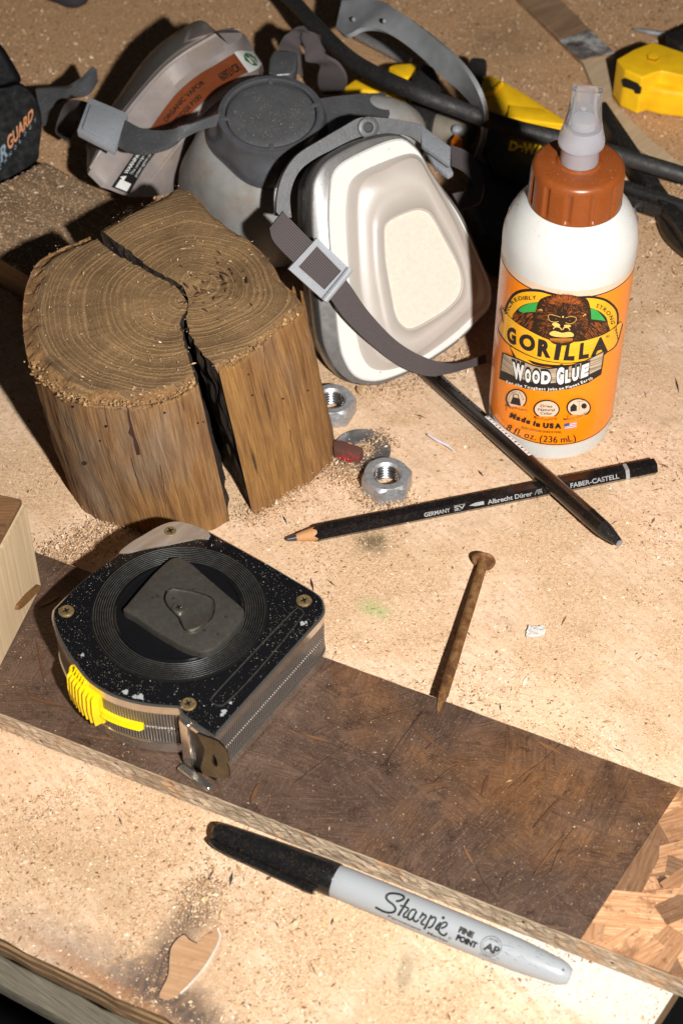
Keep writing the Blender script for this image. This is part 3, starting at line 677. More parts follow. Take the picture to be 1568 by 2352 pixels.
def band(name, z1, z0, ins, mat, mid=None):
    o_ = OUT if ins == 0 else inset(OUT, ins)
    zs = [(z1, .0012+ins), (z1-.0005, ins), (z0+.0005, ins), (z0, .0012+ins)]
    if mid: zm = (z1+z0)/2; zs = [(z1, .0012+ins), (z1-.0004, ins), (zm+.0007, ins), (zm, ins+.0009), (zm-.0007, ins), (z0+.0004, ins), (z0, .0012+ins)]
    rows = [atz(inset(OUT, i), z) for z, i in zs]
    v, f, uv = grid(rows, cv=True); n = len(OUT)
    arc = np.r_[0, np.cumsum(np.linalg.norm(np.diff(OUT, axis=0), axis=1))]
    uv = np.c_[np.tile(arc/arc[-1], len(rows)), np.repeat(np.linspace(0, 1, len(rows)), n)]
    f.append(tuple(range(n))); f.append(tuple((len(rows)-1)*n+i for i in range(n)))
    return mk(name, v, f, mat, tape, 'auto', uv)
band('top_rim', ZTT, ZTT-.0052, 0, m_chrome)
band('ribbed_band', ZTT-.0053, ZT0+.0062, .0005, m_ribs, True)
band('lower_rim', ZT0+.0060, ZT0, 0, m_chrome)
fo = inset(OUT, .0009)
prism('face_plate', atz(fo, ZTT+.0004), (0, 0, -.0006), m_tapeblk, tape, .0003, 2)
zt = ZTT+.0004
lens = cat([G(*p, zt) for p in ZT([(548, 303), (600, 258), (660, 222), (730, 182), (800, 160), (870, 170), (930, 192), (962, 212), (962, 235), (900, 238), (850, 246), (760, 265), (650, 285), (590, 300)])], 50, True)
m_lens = wood('chrome_wood_reflection', (.30, .22, .16), (.55, .46, .38), (300, 40, 40), (0, 0, .8), rough=.35, bump=.1)[0]; m_lens.node_tree.nodes['Principled BSDF'].inputs['Metallic'].default_value = .5  # brown streaks paint the reflected wood into the chrome corner
prism('bare_metal_corner', atz(lens, zt+.0004), (0, 0, -.0004), m_lens, tape)
# concentric grooves
cc = G(412, 1407, zt); rad = np.linalg.norm(G(613, 1407, zt)-cc)
prof = [(rad*.735, 0)]
for k in range(9):
    r0 = rad*(.75+.25*k/9); w_ = rad*.25/9; prof += [(r0, .0001), (r0+w_*.3, .0008), (r0+w_*.5, .0008), (r0+w_*.8, .0001)]
prof += [(rad*1.01, 0)]
lathe('grooved_ring', [(r, z+.0002) for r, z in prof], m_groove, tape, cc, seg=120, caps=(False, False))
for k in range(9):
    r0 = rad*(.755+.245*k/9); lathe('groove_glint', [(r0, .0009), (r0+.00022, .00105), (r0+.00044, .0009)], simple('painted_edge_glint', (.040, .038, .034), .3, var=.5, vs=400) if k == 0 else bpy.data.materials['painted_edge_glint'], tape, cc, seg=120, caps=(False, False))  # paler rings put the light caught on the ridges into colour
lathe('raised_disc', [(rad*.74, .0001), (rad*.735, .0009), (rad*.72, .0013), (rad*.70, .0013), (rad*.685, .0006), (0.0001, .0006)], m_tapeblk, tape, cc, seg=96, caps=(False, True))
# belt clip
zc = zt+.0048
cl = [(800, 318), (835, 322), (880, 348), (960, 418), (1050, 495), (1112, 548), (1124, 572), (1112, 605), (1050, 680), (985, 738), (955, 752), (915, 752), (860, 735), (790, 700), (700, 645), (620, 590), (568, 560), (580, 540), (700, 400), (770, 335)]
clp = cat([G(*p, zc) for p in ZT(cl)], 90, True); ccen = clp.mean(0)
rows = [atz(ccen+(clp-ccen)*k, zc-dz) for k, dz in ((1.0, .0044), (1.0, .0016), (.995, .0007), (.98, .0002), (.955, 0), (.6, -.0002))]
loft('belt_clip', rows, m_clip, tape, caps=(True, True))
dp = cat([G(*p, zc+.0004) for p in ZT([(768, 482), (800, 468), (880, 480), (960, 505), (985, 530), (980, 590), (940, 635), (880, 660), (848, 655), (820, 600), (780, 560), (758, 520)])], 60, True); dc = dp.mean(0)
loft('clip_washer_plate', [atz(dc+(dp-dc)*k, zc+.0003+dz) for k, dz in ((1, -.0002), (1, .0005), (.95, .0008), (.88, .0003), (.3, .0002))], m_clip, tape)
tube('plate_rim', [p+[0, 0, .0006] for p in dp[::3]]+[dp[0]+[0, 0, .0006]], .00028, m_hookm, tape, seg=6, n=60, caps=False)
def screw(px, py, z, r, mat, parent, name='screw', ring=True):
    o_ = G(*ZT([(px, py)])[0], z)
    if ring: lathe(name, [(r*1.12, -.0004), (r*1.12, .0003), (r*1.02, .0004), (r*.98, .0002), (r*.9, .0006), (r*.3, .0006), (.0001, .0002)], mat, parent, o_, seg=28, caps=(True, True))
    for a in (.5, .5+math.pi/2):
        d = np.array([math.cos(a), math.sin(a), 0]); e = np.array([-d[1], d[0], 0])
        box('screw_slot', o_+[0, 0, .0007], (d, e, [0, 0, 1]), (r*1.0, r*.24, .0003), m_blackp, parent)
for q in ((783, 203), (306, 570), (1397, 522), (866, 997)): screw(*q, zt, .0027, m_scrw, tape)
screw(822, 555, zc+.0010, .0024, simple('clip_screw_steel', (.35, .33, .28), .3, .9), tape)
# raised slot bar
bar = cat([G(*p, zt) for p in ZT([(1350, 568), (1372, 560), (1392, 575), (1385, 595), (1300, 705), (1150, 880), (1035, 995), (1000, 1003), (970, 985), (975, 965), (1080, 850), (1240, 680)])], 60, True); bc = bar.mean(0)
ring_ = [bc+(p-bc)*[.985, .985, 1] for p in bar]
inn2 = inset(bar, .0005)
ringplate('embossed_slot', atz(bar, zt+.0001), atz(inset(bar, -.0004), zt+.0001), np.array([0, 0, .0006]), bpy.data.materials['painted_edge_glint'], tape)  # outline in the same lighter colour as the painted groove highlights
# mouth and hook
def TZ(u, v, z): return G(*ZT([(u, v)])[0], z)
m_mouthc = m_chrome
mA, mB = TZ(835, 1047, ZTT), TZ(983, 1148, ZTT); md = nrm(mB-mA); mo = np.array([md[1], -md[0], 0])
if np.dot(mo, [0, -1, 0]) < 0: mo = -mo
mW = np.linalg.norm(mB-mA)
def MO(a, z, off=0): return mA*[1, 1, 0]+md*a*mW+mo*off+[0, 0, z]
zb, zz = ZT0, ZTT-.001
prism('mouth_side_plate', [MO(0, zb-.0006, -.001), MO(.30, zb-.0006, -.001), MO(.30, zz, -.001), MO(0, zz, -.001)], mo*.0030, m_chrome, tape, .0004, 1)
prism('mouth_lip', [MO(0, zb-.0006, .0022), MO(1.0, zb-.0006, .0022), MO(1.0, zb+.0016, .0022), MO(0, zb+.0016, .0022)], mo*.0034, m_chrome, tape, .0004, 1)
prism('mouth_top_edge', [MO(.30, zz-.0022, -.001), MO(1.0, zz-.0022, -.001), MO(1.0, zz, -.001), MO(.30, zz, -.001)], mo*.0022, m_chrome, tape, .0003, 1)
prism('mouth_opening', [MO(.3, zb+.002, .0008), MO(.98, zb+.002, .0008), MO(.98, zz-.002, .0008), MO(.3, zz-.002, .0008)], -mo*.0006, m_blackp, tape)
hz = .038
hk = [(905, 1130), (1000, 1165), (1030, 1195), (1048, 1225), (1050, 1262), (1040, 1270), (1052, 1290), (1055, 1335), (1020, 1340), (935, 1320), (922, 1290), (935, 1240), (940, 1200)]
P0h = MO(.62, .02, .0075); nh_ = nrm(mo*.9+np.array([.28, 0, .12]))
hkp = [PLN(*ZT([q])[0], P0h, nh_) for q in hk]
sl = cat([PLN(*ZT([q])[0], P0h, nh_) for q in [(977, 1228), (990, 1240), (1000, 1270), (998, 1282), (985, 1278), (975, 1260)]], 26, True)
def lin(P, n):
    P = np.array(list(P)+[P[0]]); D = np.r_[0, np.cumsum(np.linalg.norm(np.diff(P, axis=0), axis=1))]; return np.array([[np.interp(t, D, P[:, k]) for k in range(3)] for t in np.linspace(0, D[-1], n, endpoint=False)])
ho = lin(hkp, 78); sl3 = cat(sl, 78, True)
# align start angles of the two loops
def startalign(a, b):
    k = int(np.argmin([np.linalg.norm(a[0]-q+ (b.mean(0)-a.mean(0))) for q in b])); return np.roll(b, -k, 0)
sl3 = startalign(ho, sl3)
ringplate('hook', ho, sl3, -nh_*.0008, m_hookm, tape)
# yellow lock button wrapping round the curved side
ctl = ZT([(335, 800), (350, 850), (385, 900), (420, 940), (460, 970), (500, 995)])
def on_side(frac0, frac1, n):      # walk along OUT
    arc = np.r_[0, np.cumsum(np.linalg.norm(np.diff(OUT, axis=0), axis=1))]
    return [np.array([np.interp(t, arc, OUT[:, k]) for k in range(3)]) for t in np.linspace(frac0, frac1, n)]
arc = np.r_[0, np.cumsum(np.linalg.norm(np.diff(OUT, axis=0), axis=1))]
def near(u, v):
    p = TZ(u, v, ZTT); return arc[int(np.argmin(np.linalg.norm(OUT-p, axis=1)))]
sA, sB, sC = near(318, 780), near(455, 925), near(640, 990)
def shell(name, s0_, s1_, z1, z0, thick, mat, ribs=0, n=80, taper=False):
    P = on_side(s0_, s1_, n); rows = []
    for i, p in enumerate(P):
        t = P[min(i+1, n-1)]-P[max(i-1, 0)]; q = nrm([-t[1], t[0], 0]); q = -q if np.dot(p-ocen, q) < 0 else q
        k = i/(n-1); th = thick*(min(1, k*12, (1-k)*12+.3))
        if ribs: th += .0007*math.sin(k*ribs*2*math.pi)
        zz1 = z1; b = p*[1, 1, 0]
        rows.append([b+q*-.001+[0, 0, zz1], b+q*th*.7+[0, 0, zz1], b+q*th+[0, 0, zz1-.0012], b+q*(th+.0006)+[0, 0, (zz1+z0)/2], b+q*th+[0, 0, z0+.001], b-q*.001+[0, 0, z0]])
    return loft(name, rows, mat, tape, 'auto')
shell('lock_button', sA, sB, ZTT-.0040, ZT0+.0075, .0030, m_yel2, 9, 110)
shell('lock_slider_tail', sB-.001, sC, ZTT-.0125, ZTT-.0165, .0016, m_yel2, 0, 40)
shell('lock_top_tongue', sA+.004, sA+.013, ZTT-.0008, ZTT-.0045, .0006, m_yel2, 5, 50)
for q, r in (((577, 940), .0011), ((620, 962), .0009), ((645, 962), .0013), ((1390, 625), .0010), ((1405, 620), .0006), ((1030, 1030), .0010), ((1020, 1045), .0007), ((1060, 990), .0006), ((380, 770), .0007)):
    p = TZ(*q, zt+.0001); pr_ = [p+np.array([math.cos(t), math.sin(t), 0])*r*(1+.18*math.sin(3*t+q[0])+.1*math.sin(5*t)) for t in np.linspace(0, 6.28, 24, endpoint=False)]
    prism('paint_spot', pr_, (0, 0, .0001), m_paint, tape)

# ------------------------------------------------------------------ felt-tip marker
MA, MB = G(490, 1907, .0064), G(1308, 2243, .0064); ML = np.linalg.norm(MB-MA); mx = nrm(MB-MA)
mk_ = thing('marker_pen', 'black-capped pale grey permanent marker lying in front of the dark board', 'marker')
capL = .0515; mr = .0062
lathe('barrel', [(.0052, capL-.004), (.0061, capL), (mr, capL+.004), (mr+.0001, .085), (mr, .108), (.0058, .124), (.0050, .134), (.0046, .1385), (.0040, .1405), (.0028, ML), (.0001, ML)], m_marker, mk_, MA, mx, seg=64)
capo = lathe('cap', [(.0018, 0), (.0030, .0006), (.0038, .0025), (.0043, .006), (.0052, .020), (.0060, .036), (.0064, .046), (.0065, .0505), (.0063, .0512), (.0055, .0512)], m_markcap, mk_, MA, mx, seg=64)
toc = nrm(CAM-(MA+MB)/2); toc = nrm(toc-np.dot(toc, mx)*mx); sid = np.cross(mx, toc)    # sid: across the barrel
if sid[2] < 0: sid = -sid
def marker_surf(off=.00004):
    def fn(u, v):
        d = ray(u, v); dp_ = d-np.dot(d, mx)*mx; o_ = CAM-MA; op = o_-np.dot(o_, mx)*mx; R_ = mr+.0001+off
        for _ in range(4):
            A_, B_, C_ = dp_@dp_, 2*op@dp_, op@op-R_*R_; D_ = B_*B_-4*A_*C_
            if D_ < 0: return None
            t = (-B_-D_**.5)/2/A_; p = CAM+t*d; s_ = np.dot(p-MA, mx)
            R_ = np.interp(s_, [.085, .108, .124, .134, .1385], [mr+.0001, mr, .0058, .0050, .0046])+off
        return p
    return fn
msf = marker_surf()
def ZM(P): return zf(P, .23435, 826.8, 2021)
ink = Ink()
S_ = lambda P, w_=24: ink.stroke(ZM(P), w_*.23435, taper=False)
S_([(350, 208), (385, 205), (425, 185), (425, 160), (390, 142), (330, 132), (285, 135), (258, 155), (258, 185), (285, 215), (325, 245), (345, 280), (335, 310), (290, 322), (230, 310), (180, 285), (148, 268)], 22)
S_([(478, 185), (450, 225), (420, 275), (390, 320), (372, 352)]); S_([(390, 250), (430, 262), (470, 278), (465, 300), (430, 335), (428, 365), (455, 365)], 20)
S_([(548, 300), (520, 290), (490, 310), (468, 350), (470, 385), (500, 385), (530, 350), (553, 305)], 20); S_([(553, 305), (530, 350), (520, 385), (545, 410), (575, 390)], 20)
S_([(618, 318), (600, 350), (580, 380)], 20); S_([(600, 345), (640, 345), (640, 370), (605, 405), (600, 430), (630, 440)], 20)
S_([(700, 345), (675, 390), (650, 440), (625, 485)], 22); S_([(690, 380), (725, 365), (740, 385), (720, 430), (690, 465), (660, 465)], 20)
S_([(790, 415), (765, 440), (740, 475), (760, 490)], 22); ink.dot(ZM([(813, 372)])[0], 3.8)
S_([(790, 475), (830, 460), (850, 435), (835, 415), (805, 425), (775, 465), (770, 505), (795, 535), (825, 545), (850, 520)], 20)
ink.lay('brand_lettering', msf, m_blackp, mk_, 1.5)
ang = math.atan2(335, 815)
def mtext(s, x, y, wpx, hpx, bold=.02, a=None):   # x,y baseline start in the marker crop
    a = ang+.02 if a is None else a; ux, uy = math.cos(a), math.sin(a); vx, vy = math.sin(a), -math.cos(a)
    P = lambda i, j: ZM([(x+ux*i+vx*j, y+uy*i+vy*j)])[0]
    return (P(0, 0), P(wpx, 0), P(wpx, hpx), P(0, hpx))
ik = Ink(); ik.quad('FINE', *mtext('FINE', 957, 507, 155, 56), bold=.075); ik.quad('POINT', *mtext('P', 932, 583, 218, 56), bold=.075)
ik.quad('Permanent', *mtext('P', 270, 362, 350, 20), bold=.02); ik.quad('Marker', *mtext('P', 655, 528, 225, 24), bold=.02)
ik.quad('AP', *mtext('P', 1205, 674, 155, 76), bold=.045)
ik.ring(ZM([(1280, 650)])[0], 24, 1.3, ry=23); ik.ring(ZM([(1280, 650)])[0], 18.5, .8, ry=17.5)
ik.quad('ACMI', *mtext('P', 1262, 585, 88, 24)); ik.quad('Conforms to', *mtext('P', 1165, 728, 170, 17)); ik.quad('®', *mtext('P', 855, 578, 34, 26)); ik.quad('TM', *mtext('P', 1322, 768, 38, 14))
ring_c = ZM([(1280, 650)])[0]
pth = [(ring_c[0]+20.0*math.cos(t), ring_c[1]+19.5*math.sin(t)) for t in np.linspace(2.9, .2, 14)]
ik.arc('ART & CREATIVE MATERIALS INSTITUTE', pth, 2.6, flip=-1)
ik.lay('printed_lettering', msf, m_blackp, mk_, 2)
ik = Ink()
for i in range(26):
    x_, y_ = random.uniform(1140, 1270), 0; t = (x_-784)/(1305-784); yc = 2020+(2240-2020)*t+random.uniform(-26, 18)
    Ls = random.uniform(3, 20); a = ang+random.gauss(.1, .15); ik.stroke([(x_, yc), (x_+Ls*.5, yc+Ls*.5*math.tan(a)), (x_+Ls, yc+Ls*math.tan(a))], random.uniform(.4, 1.3), taper=True)
ik.dot((1293, 2228), 2.4, ry=3)
ik.lay('ink_scuffs', msf, m_ink, mk_, 2)
# pocket clip of the cap
cp = [ (98, 140), (200, 205), (330, 265), (450, 318)]
pts = []
phi = -.95
for s_, r_ in ((.0015, .0046), (.006, .0060), (.02, .0068), (.034, .0076), (.046, .0082)):
    pts.append(MA+mx*s_+(toc*math.cos(phi)+sid*math.sin(phi))*r_)
tube('cap_clip', pts, [.0012, .0017, .0016, .0015, .0014], m_markcap, mk_, seg=8, n=24)

# ------------------------------------------------------------------ pencils
def hexpencil():
    A_, B_ = G(657, 1239, .0030), G(1503, 1071, .0034); L = np.linalg.norm(B_-A_); d = nrm(B_-A_)
    tc = nrm(CAM-(A_+B_)/2); tc = nrm(np.array([0, 0, 1.])-np.dot([0, 0, 1.], d)*d); sd = np.cross(d, tc); r = .0039
    root = thing('coloured_pencil', 'black six-sided pencil with silver lettering and a sharpened dark tip pointing left', 'pencil')
    def hx(s, k=1, rot=0): return [A_+[0, 0, .0004]+d*s+(tc*math.cos(q+rot)+sd*math.sin(q+rot))*r*k for q in np.arange(6)*math.pi/3+math.pi/6]
    # lacquered shaft: scalloped edge where it was sharpened
    rows = [[A_+d*(.0125+(.0018 if i % 2 == 0 else -.0005))+(tc*math.cos(q)+sd*math.sin(q))*r*(1 if i % 2 == 0 else .9) for i, q in enumerate(np.arange(12)*math.pi/6+math.pi/6)]]
    for s in (.016, .05, .1, L-.0005, L): rows.append([A_+d*s+(tc*math.cos(q)+sd*math.sin(q))*r*(1 if i % 2 == 0 else math.cos(math.pi/6))*(.93 if s == L else 1) for i, q in enumerate(np.arange(12)*math.pi/6+math.pi/6)])
    loft('shaft', rows, m_pencil, root)
    lathe('sharpened_wood', [(.0016, .0045), (.0022, .007), (.0033, .0135)], m_cut, root, A_, d, seg=24)
    lathe('coloured_lead', [(.0005, 0), (.0009, .0004), (.0016, .0046)], m_graphite, root, A_, d, seg=16)
    s0_ = L-.0153
    rows = [[A_+d*s+(tc*math.cos(q)+sd*math.sin(q))*(r+.00006)*(1 if i % 2 == 0 else math.cos(math.pi/6)) for i, q in enumerate(np.arange(12)*math.pi/6+math.pi/6)] for s in (s0_, s0_+.0018)]
    loft('silver_band', rows, m_silverp, root, caps=(False, False))
    # lettering on the facet turned to the camera
    best = max(range(6), key=lambda k: np.dot(tc*math.cos(k*math.pi/3)+sd*math.sin(k*math.pi/3), np.array([0, -1., .15])))
    fn_ = tc*math.cos(best*math.pi/3)+sd*math.sin(best*math.pi/3); up_ = np.cross(fn_, d); up_ = -up_ if up_[2] < 0 else up_
    def f(u, v): return A_+d*u+fn_*(r*math.cos(math.pi/6)+.00005)+up_*v
    def S(px, py):   # photo pixel to distance along
        p = PLN(px, py, A_+fn_*r*.87, fn_); return np.dot(p-A_, d)
    sc_ = lambda x, y: (1600+x*.70153)*.57415
    X = lambda x, y: S((1600+x*.70153)*.57415, (1780+y*.70153)*.57415)
    ik = Ink(); h = .0022; b = -.0011
    def T(s, x0, x1, hh=h, bb=b, bold=.02): ik.quad(s, (x0, bb), (x1, bb), (x1, bb+hh), (x0, bb+hh), bold)
    T('GERMANY', X(137, 405), X(285, 378), .0019); T('Albrecht Dürer', X(498, 330), X(752, 285), .0021); T('FABER-CASTELL', X(970, 240), X(1247, 190), .0022)
    x0, x1 = X(308, 370), X(372, 360); T('SV', x0, x1, .0018, -.0008); ik.stroke([(x0, .0012), (x1, .0012)], .0002); ik.stroke([(x0, -.0011), (x1*.6+x0*.4, -.0011)], .0002)
    x0, x1 = X(392, 355), X(478, 340); ik.poly([(x0, 0), (x0+.003, -.0008), (x1, -.0008), (x1, .0008), (x0+.003, .0008)])
    x0, x1 = X(766, 280), X(808, 272); ik.stroke([(x0, -.001), (x0+.0012, .001), (x1, .001)], .00025, 3); ik.stroke([(x0+.0012, 0), (x1, 0)], .0002); ik.quad('D', (x0+.0015, -.001), (x1-.0008, -.001), (x1-.0008, .0007), (x0+.0015, .0007)); ik.stroke([(x1-.0006, .001), (x1, -.001)], .00025)
    ik.lay('silver_lettering', f, m_silverp, root)
hexpencil()
def roundpencil():
    A_, B_ = G(975, 850, .006), G(1425, 1252, .0062); A_[2] = .0042; B_[2] = .0062
    # it rests across the first pencil, its writing end raised
    X_ = G(1235, 1095, .0115); B_ = G(1424, 1250, .0105)
    A_ = G(975, 850, .0045); d = nrm(B_-A_); L = np.linalg.norm(B_-A_); r = .0038
    root = thing('makeup_pencil', 'dark brown round pencil lying across the black one, blunt metallic tip lower right', 'pencil')
    lathe('shaft', [(r*.9, 0), (r, .0006), (r, L-.022), (r*1.03, L-.0215), (r*1.03, L-.0205), (r, L-.02), (r*.97, L-.012)], m_pencil2, root, A_, d, seg=40)
    lathe('tip_cone', [(r*.97, L-.012), (r*.9, L-.009), (r*.52, L-.0018), (r*.45, L-.001)], m_black, root, A_, d, seg=32)
    lathe('lead', [(r*.45, L-.0015), (r*.42, L-.0004), (r*.2, L), (.0001, L)], m_steel, root, A_, d, seg=24)
    tc = nrm(CAM-(A_+B_)/2); tc = nrm(tc-np.dot(tc, d)*d); sd = nrm(np.cross(d, tc)); sd = -sd if np.dot(sd, [1, 1, 0]) < 0 else sd
    def f(u, v): return A_+d*u+(tc*math.cos(v/r)+sd*math.sin(v/r))*(r+.00005)
    ik = Ink(); x0 = np.dot(PLN(1120, 962, A_, tc)-A_, d); x1 = np.dot(PLN(1222, 1050, A_, tc)-A_, d); print('label', x0, x1, L, sd, tc, d)
    ik.poly([(x0, .0024), (x1, .0024), (x1, .0054), (x0, .0054)]); ik.lay('white_label', f, m_whitep, root, .0006)
    ik = Ink(); ik.quad('ROSES', (x1+.004, .0036), (x1+.012, .0036), (x1+.012, .0052), (x1+.004, .0052))
    ik.quad('LASTING EYE LINER', (x0-.034, .0030), (x0-.004, .0030), (x0-.004, .0044), (x0-.034, .0044)); ik.lay('printed_lettering', f, m_silverp, root, .001)
    ik = Ink()
    for i in range(14):
        a = x0+(x1-x0)*(i+.3)/14; ik.stroke([(a, .0028), (a, .0042)], random.uniform(.0003, .0009))
    ik.lay('label_print', lambda u, v: f(u, v)+tc*.00003, m_blackp, root, .001)
roundpencil()

# ------------------------------------------------------------------ rusty nail
NA, NB = G(1004, 1640, TB+.0012), G(1111, 1287, .0045); nd = nrm(NB-NA); NLn = np.linalg.norm(NB-NA)
nail = thing('rusty_nail', 'rusty nail lying with its point on the edge of the dark board', 'nail')
r = .0021
rows = []
e1 = nrm(np.cross(nd, [0, 0, 1])); e2 = np.cross(nd, e1)
for s, k in ((0, .12), (.003, .55), (.008, 1.0), (.012, 1.02)): rows.append([NA+nd*s+(e1*math.cos(q)*abs(math.cos(q))**-.3*1. if 0 else e1*math.cos(q)+e2*math.sin(q))*r*k for q in np.arange(4)*math.pi/2+.7])
loft('point', rows, m_rust, nail)
lathe('shank', [(r*1.02, .0105), (r, .014), (r*1.04, .03), (r*.97, .045), (r*1.03, .06), (r, NLn-.003), (r*1.5, NLn-.0012)], m_rust, nail, NA, nd, seg=20)
lathe('head', [(.0012, NLn-.0016), (.0046, NLn-.0014), (.0052, NLn-.0006), (.0049, NLn), (.0035, NLn+.0004), (.0001, NLn+.0003)], m_rust, nail, NA, nd, seg=32, fn=lambda t, z: 1+.04*math.sin(3*t))

# ------------------------------------------------------------------ nuts and washer
def nut(px, py, rot, label, h=.0095, r=.0118, rb=.0058):
    c = G(px, py, h); c[2] = 0; root = thing('hex_nut', label, 'nut', 'hex nuts beside the log')
    seg = 72
    def hexr(t, k=1.0): q = (t-rot) % (math.pi/3)-math.pi/6; return r*math.cos(math.pi/6)/math.cos(q)
    rows = []
    ts = np.linspace(0, 2*math.pi, seg, endpoint=False); ra = r*math.cos(math.pi/6)
    def ring(fr, z): return [c+np.array([math.cos(t)*fr(t), math.sin(t)*fr(t), z if not callable(z) else z(t)]) for t in ts]
    ch = lambda t: h-.0006-(hexr(t)-ra)*.75
    rows.append(ring(lambda t: rb*1.0, .0003)); rows.append(ring(hexr, .0003)); rows.append(ring(hexr, ch)); rows.append(ring(lambda t: ra*.97, h)); rows.append(ring(lambda t: rb*1.18, h)); rows.append(ring(lambda t: rb, h-.0012))
    loft('nut_body', rows, m_steel, root, caps=(False, False))
    P = []
    for i in range(161):
        a = i/160*math.pi*2*6; P.append(i)
    rows = []
    for i in range(60):
        z = .0003+(h-.0014)*i/59; rows.append([c+np.array([math.cos(t), math.sin(t), 0])*(rb+.0001+.00045*math.sin((z/.0016*2*math.pi)-t))+[0, 0, z] for t in ts[::2]])
    v, f, _ = grid(rows, cv=True); mk('thread', v, f, m_thread, root, True)
nut(888, 1087, .22, 'clean hex nut standing between the washer and the black pencil')
nut(762, 915, .1, 'dusty hex nut half hidden behind the right side of the log', r=.0115)
wc = G(832, 1032, .0016); wc[2] = 0
wr = np.linalg.norm(G(897, 1032)-G(832, 1032))
tag(lathe('flat_washer', [(wr*.40, .0004), (wr, .0004), (wr*1.0, .0018), (wr*.97, .002), (wr*.43, .002), (wr*.40, .0018), (wr*.40, .0004)], simple('dusty_zinc', (.36, .37, .38), .4, .9, dust=.9, grime=(DUST, .8)), None, wc, seg=64, caps=(False, False)), 'flat steel washer covered in sawdust behind the clean nut', 'washer')
rc = [G(*p, .009) for p in [(764, 1012), (782, 1010), (832, 1027), (835, 1033), (826, 1043), (818, 1045), (795, 1040), (766, 1030)]]
x = N('red_painted_chip'); o_ = x.co(); m_redchip = x.out(x.mix(x.ramp(x.noise(o_, 170, 5), [(.48, 0.), (.56, 1.)]), (.10, .04, .03), (.30, .02, .02)), .7)
tag(prism('bark_chip', rc, (0, 0, -.006), m_redchip, None, .0007), 'brown chip with red paint lying on the washer', 'wood chip')

# ------------------------------------------------------------------ glue bottle
BC = G(1260, 962); RB = .0285
bottle = thing('glue_bottle', 'white bottle of wood glue with orange label and brown screw cap', 'bottle')
lathe('bottle_body', [(.0001, .0015), (.022, .0012), (.0262, .0003), (.0277, .0016), (.0283, .005), (RB-.0001, .012), (RB-.0001, .096), (RB+.0001, .104), (.0286, .108), (.0283, .111), (.0270, .1165), (.0245, .1215), (.0215, .1255), (.0185, .128), (.0172, .1295), (.0168, .133), (.0001, .133)], m_glue, bottle, BC, seg=96)
capf = lambda t, z: 1-(.045*max(0, math.cos(t*14))**6 if z < .1385 else 0)
NR = 12
def capfn(t, z):
    q = ((t*NR/(2*math.pi)) % 1)-.5; return 1-(.055*max(0, 1-(abs(q)*6)**2) if .1280 < z < .1420 else 0)
lathe('cap', [(.0168, .1235), (.0193, .1235), (.0196, .1242), (.0196, .1268), (.0195, .1279), (.0195, .1288), (.0192, .1410), (.0190, .1425), (.0187, .1437), (.0178, .1448), (.0165, .1453), (.0095, .1457), (.0085, .1465), (.0001, .1465)], m_cap, bottle, BC, seg=420, fn=capfn)
x = N('milky_nozzle_plastic'); m_noz = x.out((.80, .80, .86), .2, 0, Transmission_Weight=.72, IOR=1.25, Subsurface_Weight=.3, Subsurface_Scale=.004)
noz = lathe('nozzle', [(.0078, .1455), (.0078, .149), (.0076, .1535), (.0091, .1543), (.0095, .1550), (.0095, .1562), (.0092, .1578), (.0088, .1594), (.0083, .1612), (.0079, .1632)], m_noz, bottle, BC, seg=64)
# flattened spout: round section easing into a flat blade, open at its top
rows = []
for z, rx, ry, e in ((.1630, .0079, .0079, 2), (.1655, .0073, .0068, 2.2), (.1700, .0067, .0048, 2.8), (.1745, .0062, .0033, 4), (.1790, .0061, .0026, 6), (.1802, .0060, .0025, 6)):
    row = []
    for t in np.linspace(0, 2*math.pi, 56, endpoint=False):
        ct_, st_ = math.cos(t), math.sin(t); k = (abs(ct_)**e+abs(st_)**e)**(-1/e); q = np.array([rx*k*ct_, ry*k*st_, 0]); a = -.15
        row.append(BC+[q[0]*math.cos(a)-q[1]*math.sin(a), q[0]*math.sin(a)+q[1]*math.cos(a), z])
    rows.append(row)
x = N('clear_nozzle_plastic'); m_spout = x.out((.85, .85, .9), .16, 0, Transmission_Weight=.88, IOR=1.22)
inner = [[BC+(p-BC-[0, 0, 0])*[.72, .72, 1] for p in rw] for rw in rows[::-1]]
for rw in inner:
    for i in range(len(rw)): rw[i] = np.array([BC[0]+(rw[i][0]-BC[0]), BC[1]+(rw[i][1]-BC[1]), rw[i][2]-.0003])
loft('spout', rows+inner, m_spout, bottle)
lathe('dried_glue', [(.0001, .1625), (.0052, .1632), (.0050, .1665), (.0030, .1668), (.0001, .1668)], m_glue, bottle, BC, seg=32)
b_ = BC+np.array([-.0008, -.0012, .1722]); lathe('glue_drop', [(.0001, -.001), (.0010, -.0006), (.0013, 0), (.001, .0007), (.0001, .001)], m_glue, bottle, b_, seg=16)
# label: film, then printed artwork on it
def cylfn(off):
    Rr_ = RB+off
    def f(u, v):
        d = ray(u, v); o_ = CAM-BC; A_ = d[0]**2+d[1]**2; B_ = 2*(o_[0]*d[0]+o_[1]*d[1]); c_ = o_[0]**2+o_[1]**2-Rr_*Rr_; D_ = B_*B_-4*A_*c_
        if D_ < 0: return None
        t = (-B_-D_**.5)/2/A_; return CAM+t*d
    return f
def st(off):      # (s mm around, z mm) -> surface
    return lambda s, z: BC+np.array([math.sin(s/RB/1000)*(RB+off), -math.cos(s/RB/1000)*(RB+off), z/1000])
def tub(name, r, z0, z1, mat, parent): return lathe(name, [(r, z0), (r, (z0+z1)/2), (r, z1)], mat, parent, BC, seg=96, caps=(False, False))
label = tub('label', RB+.00003, .010, .1035, m_cream, bottle)
tub('orange_field', RB+.00008, .0112, .0975, m_orangep, label)
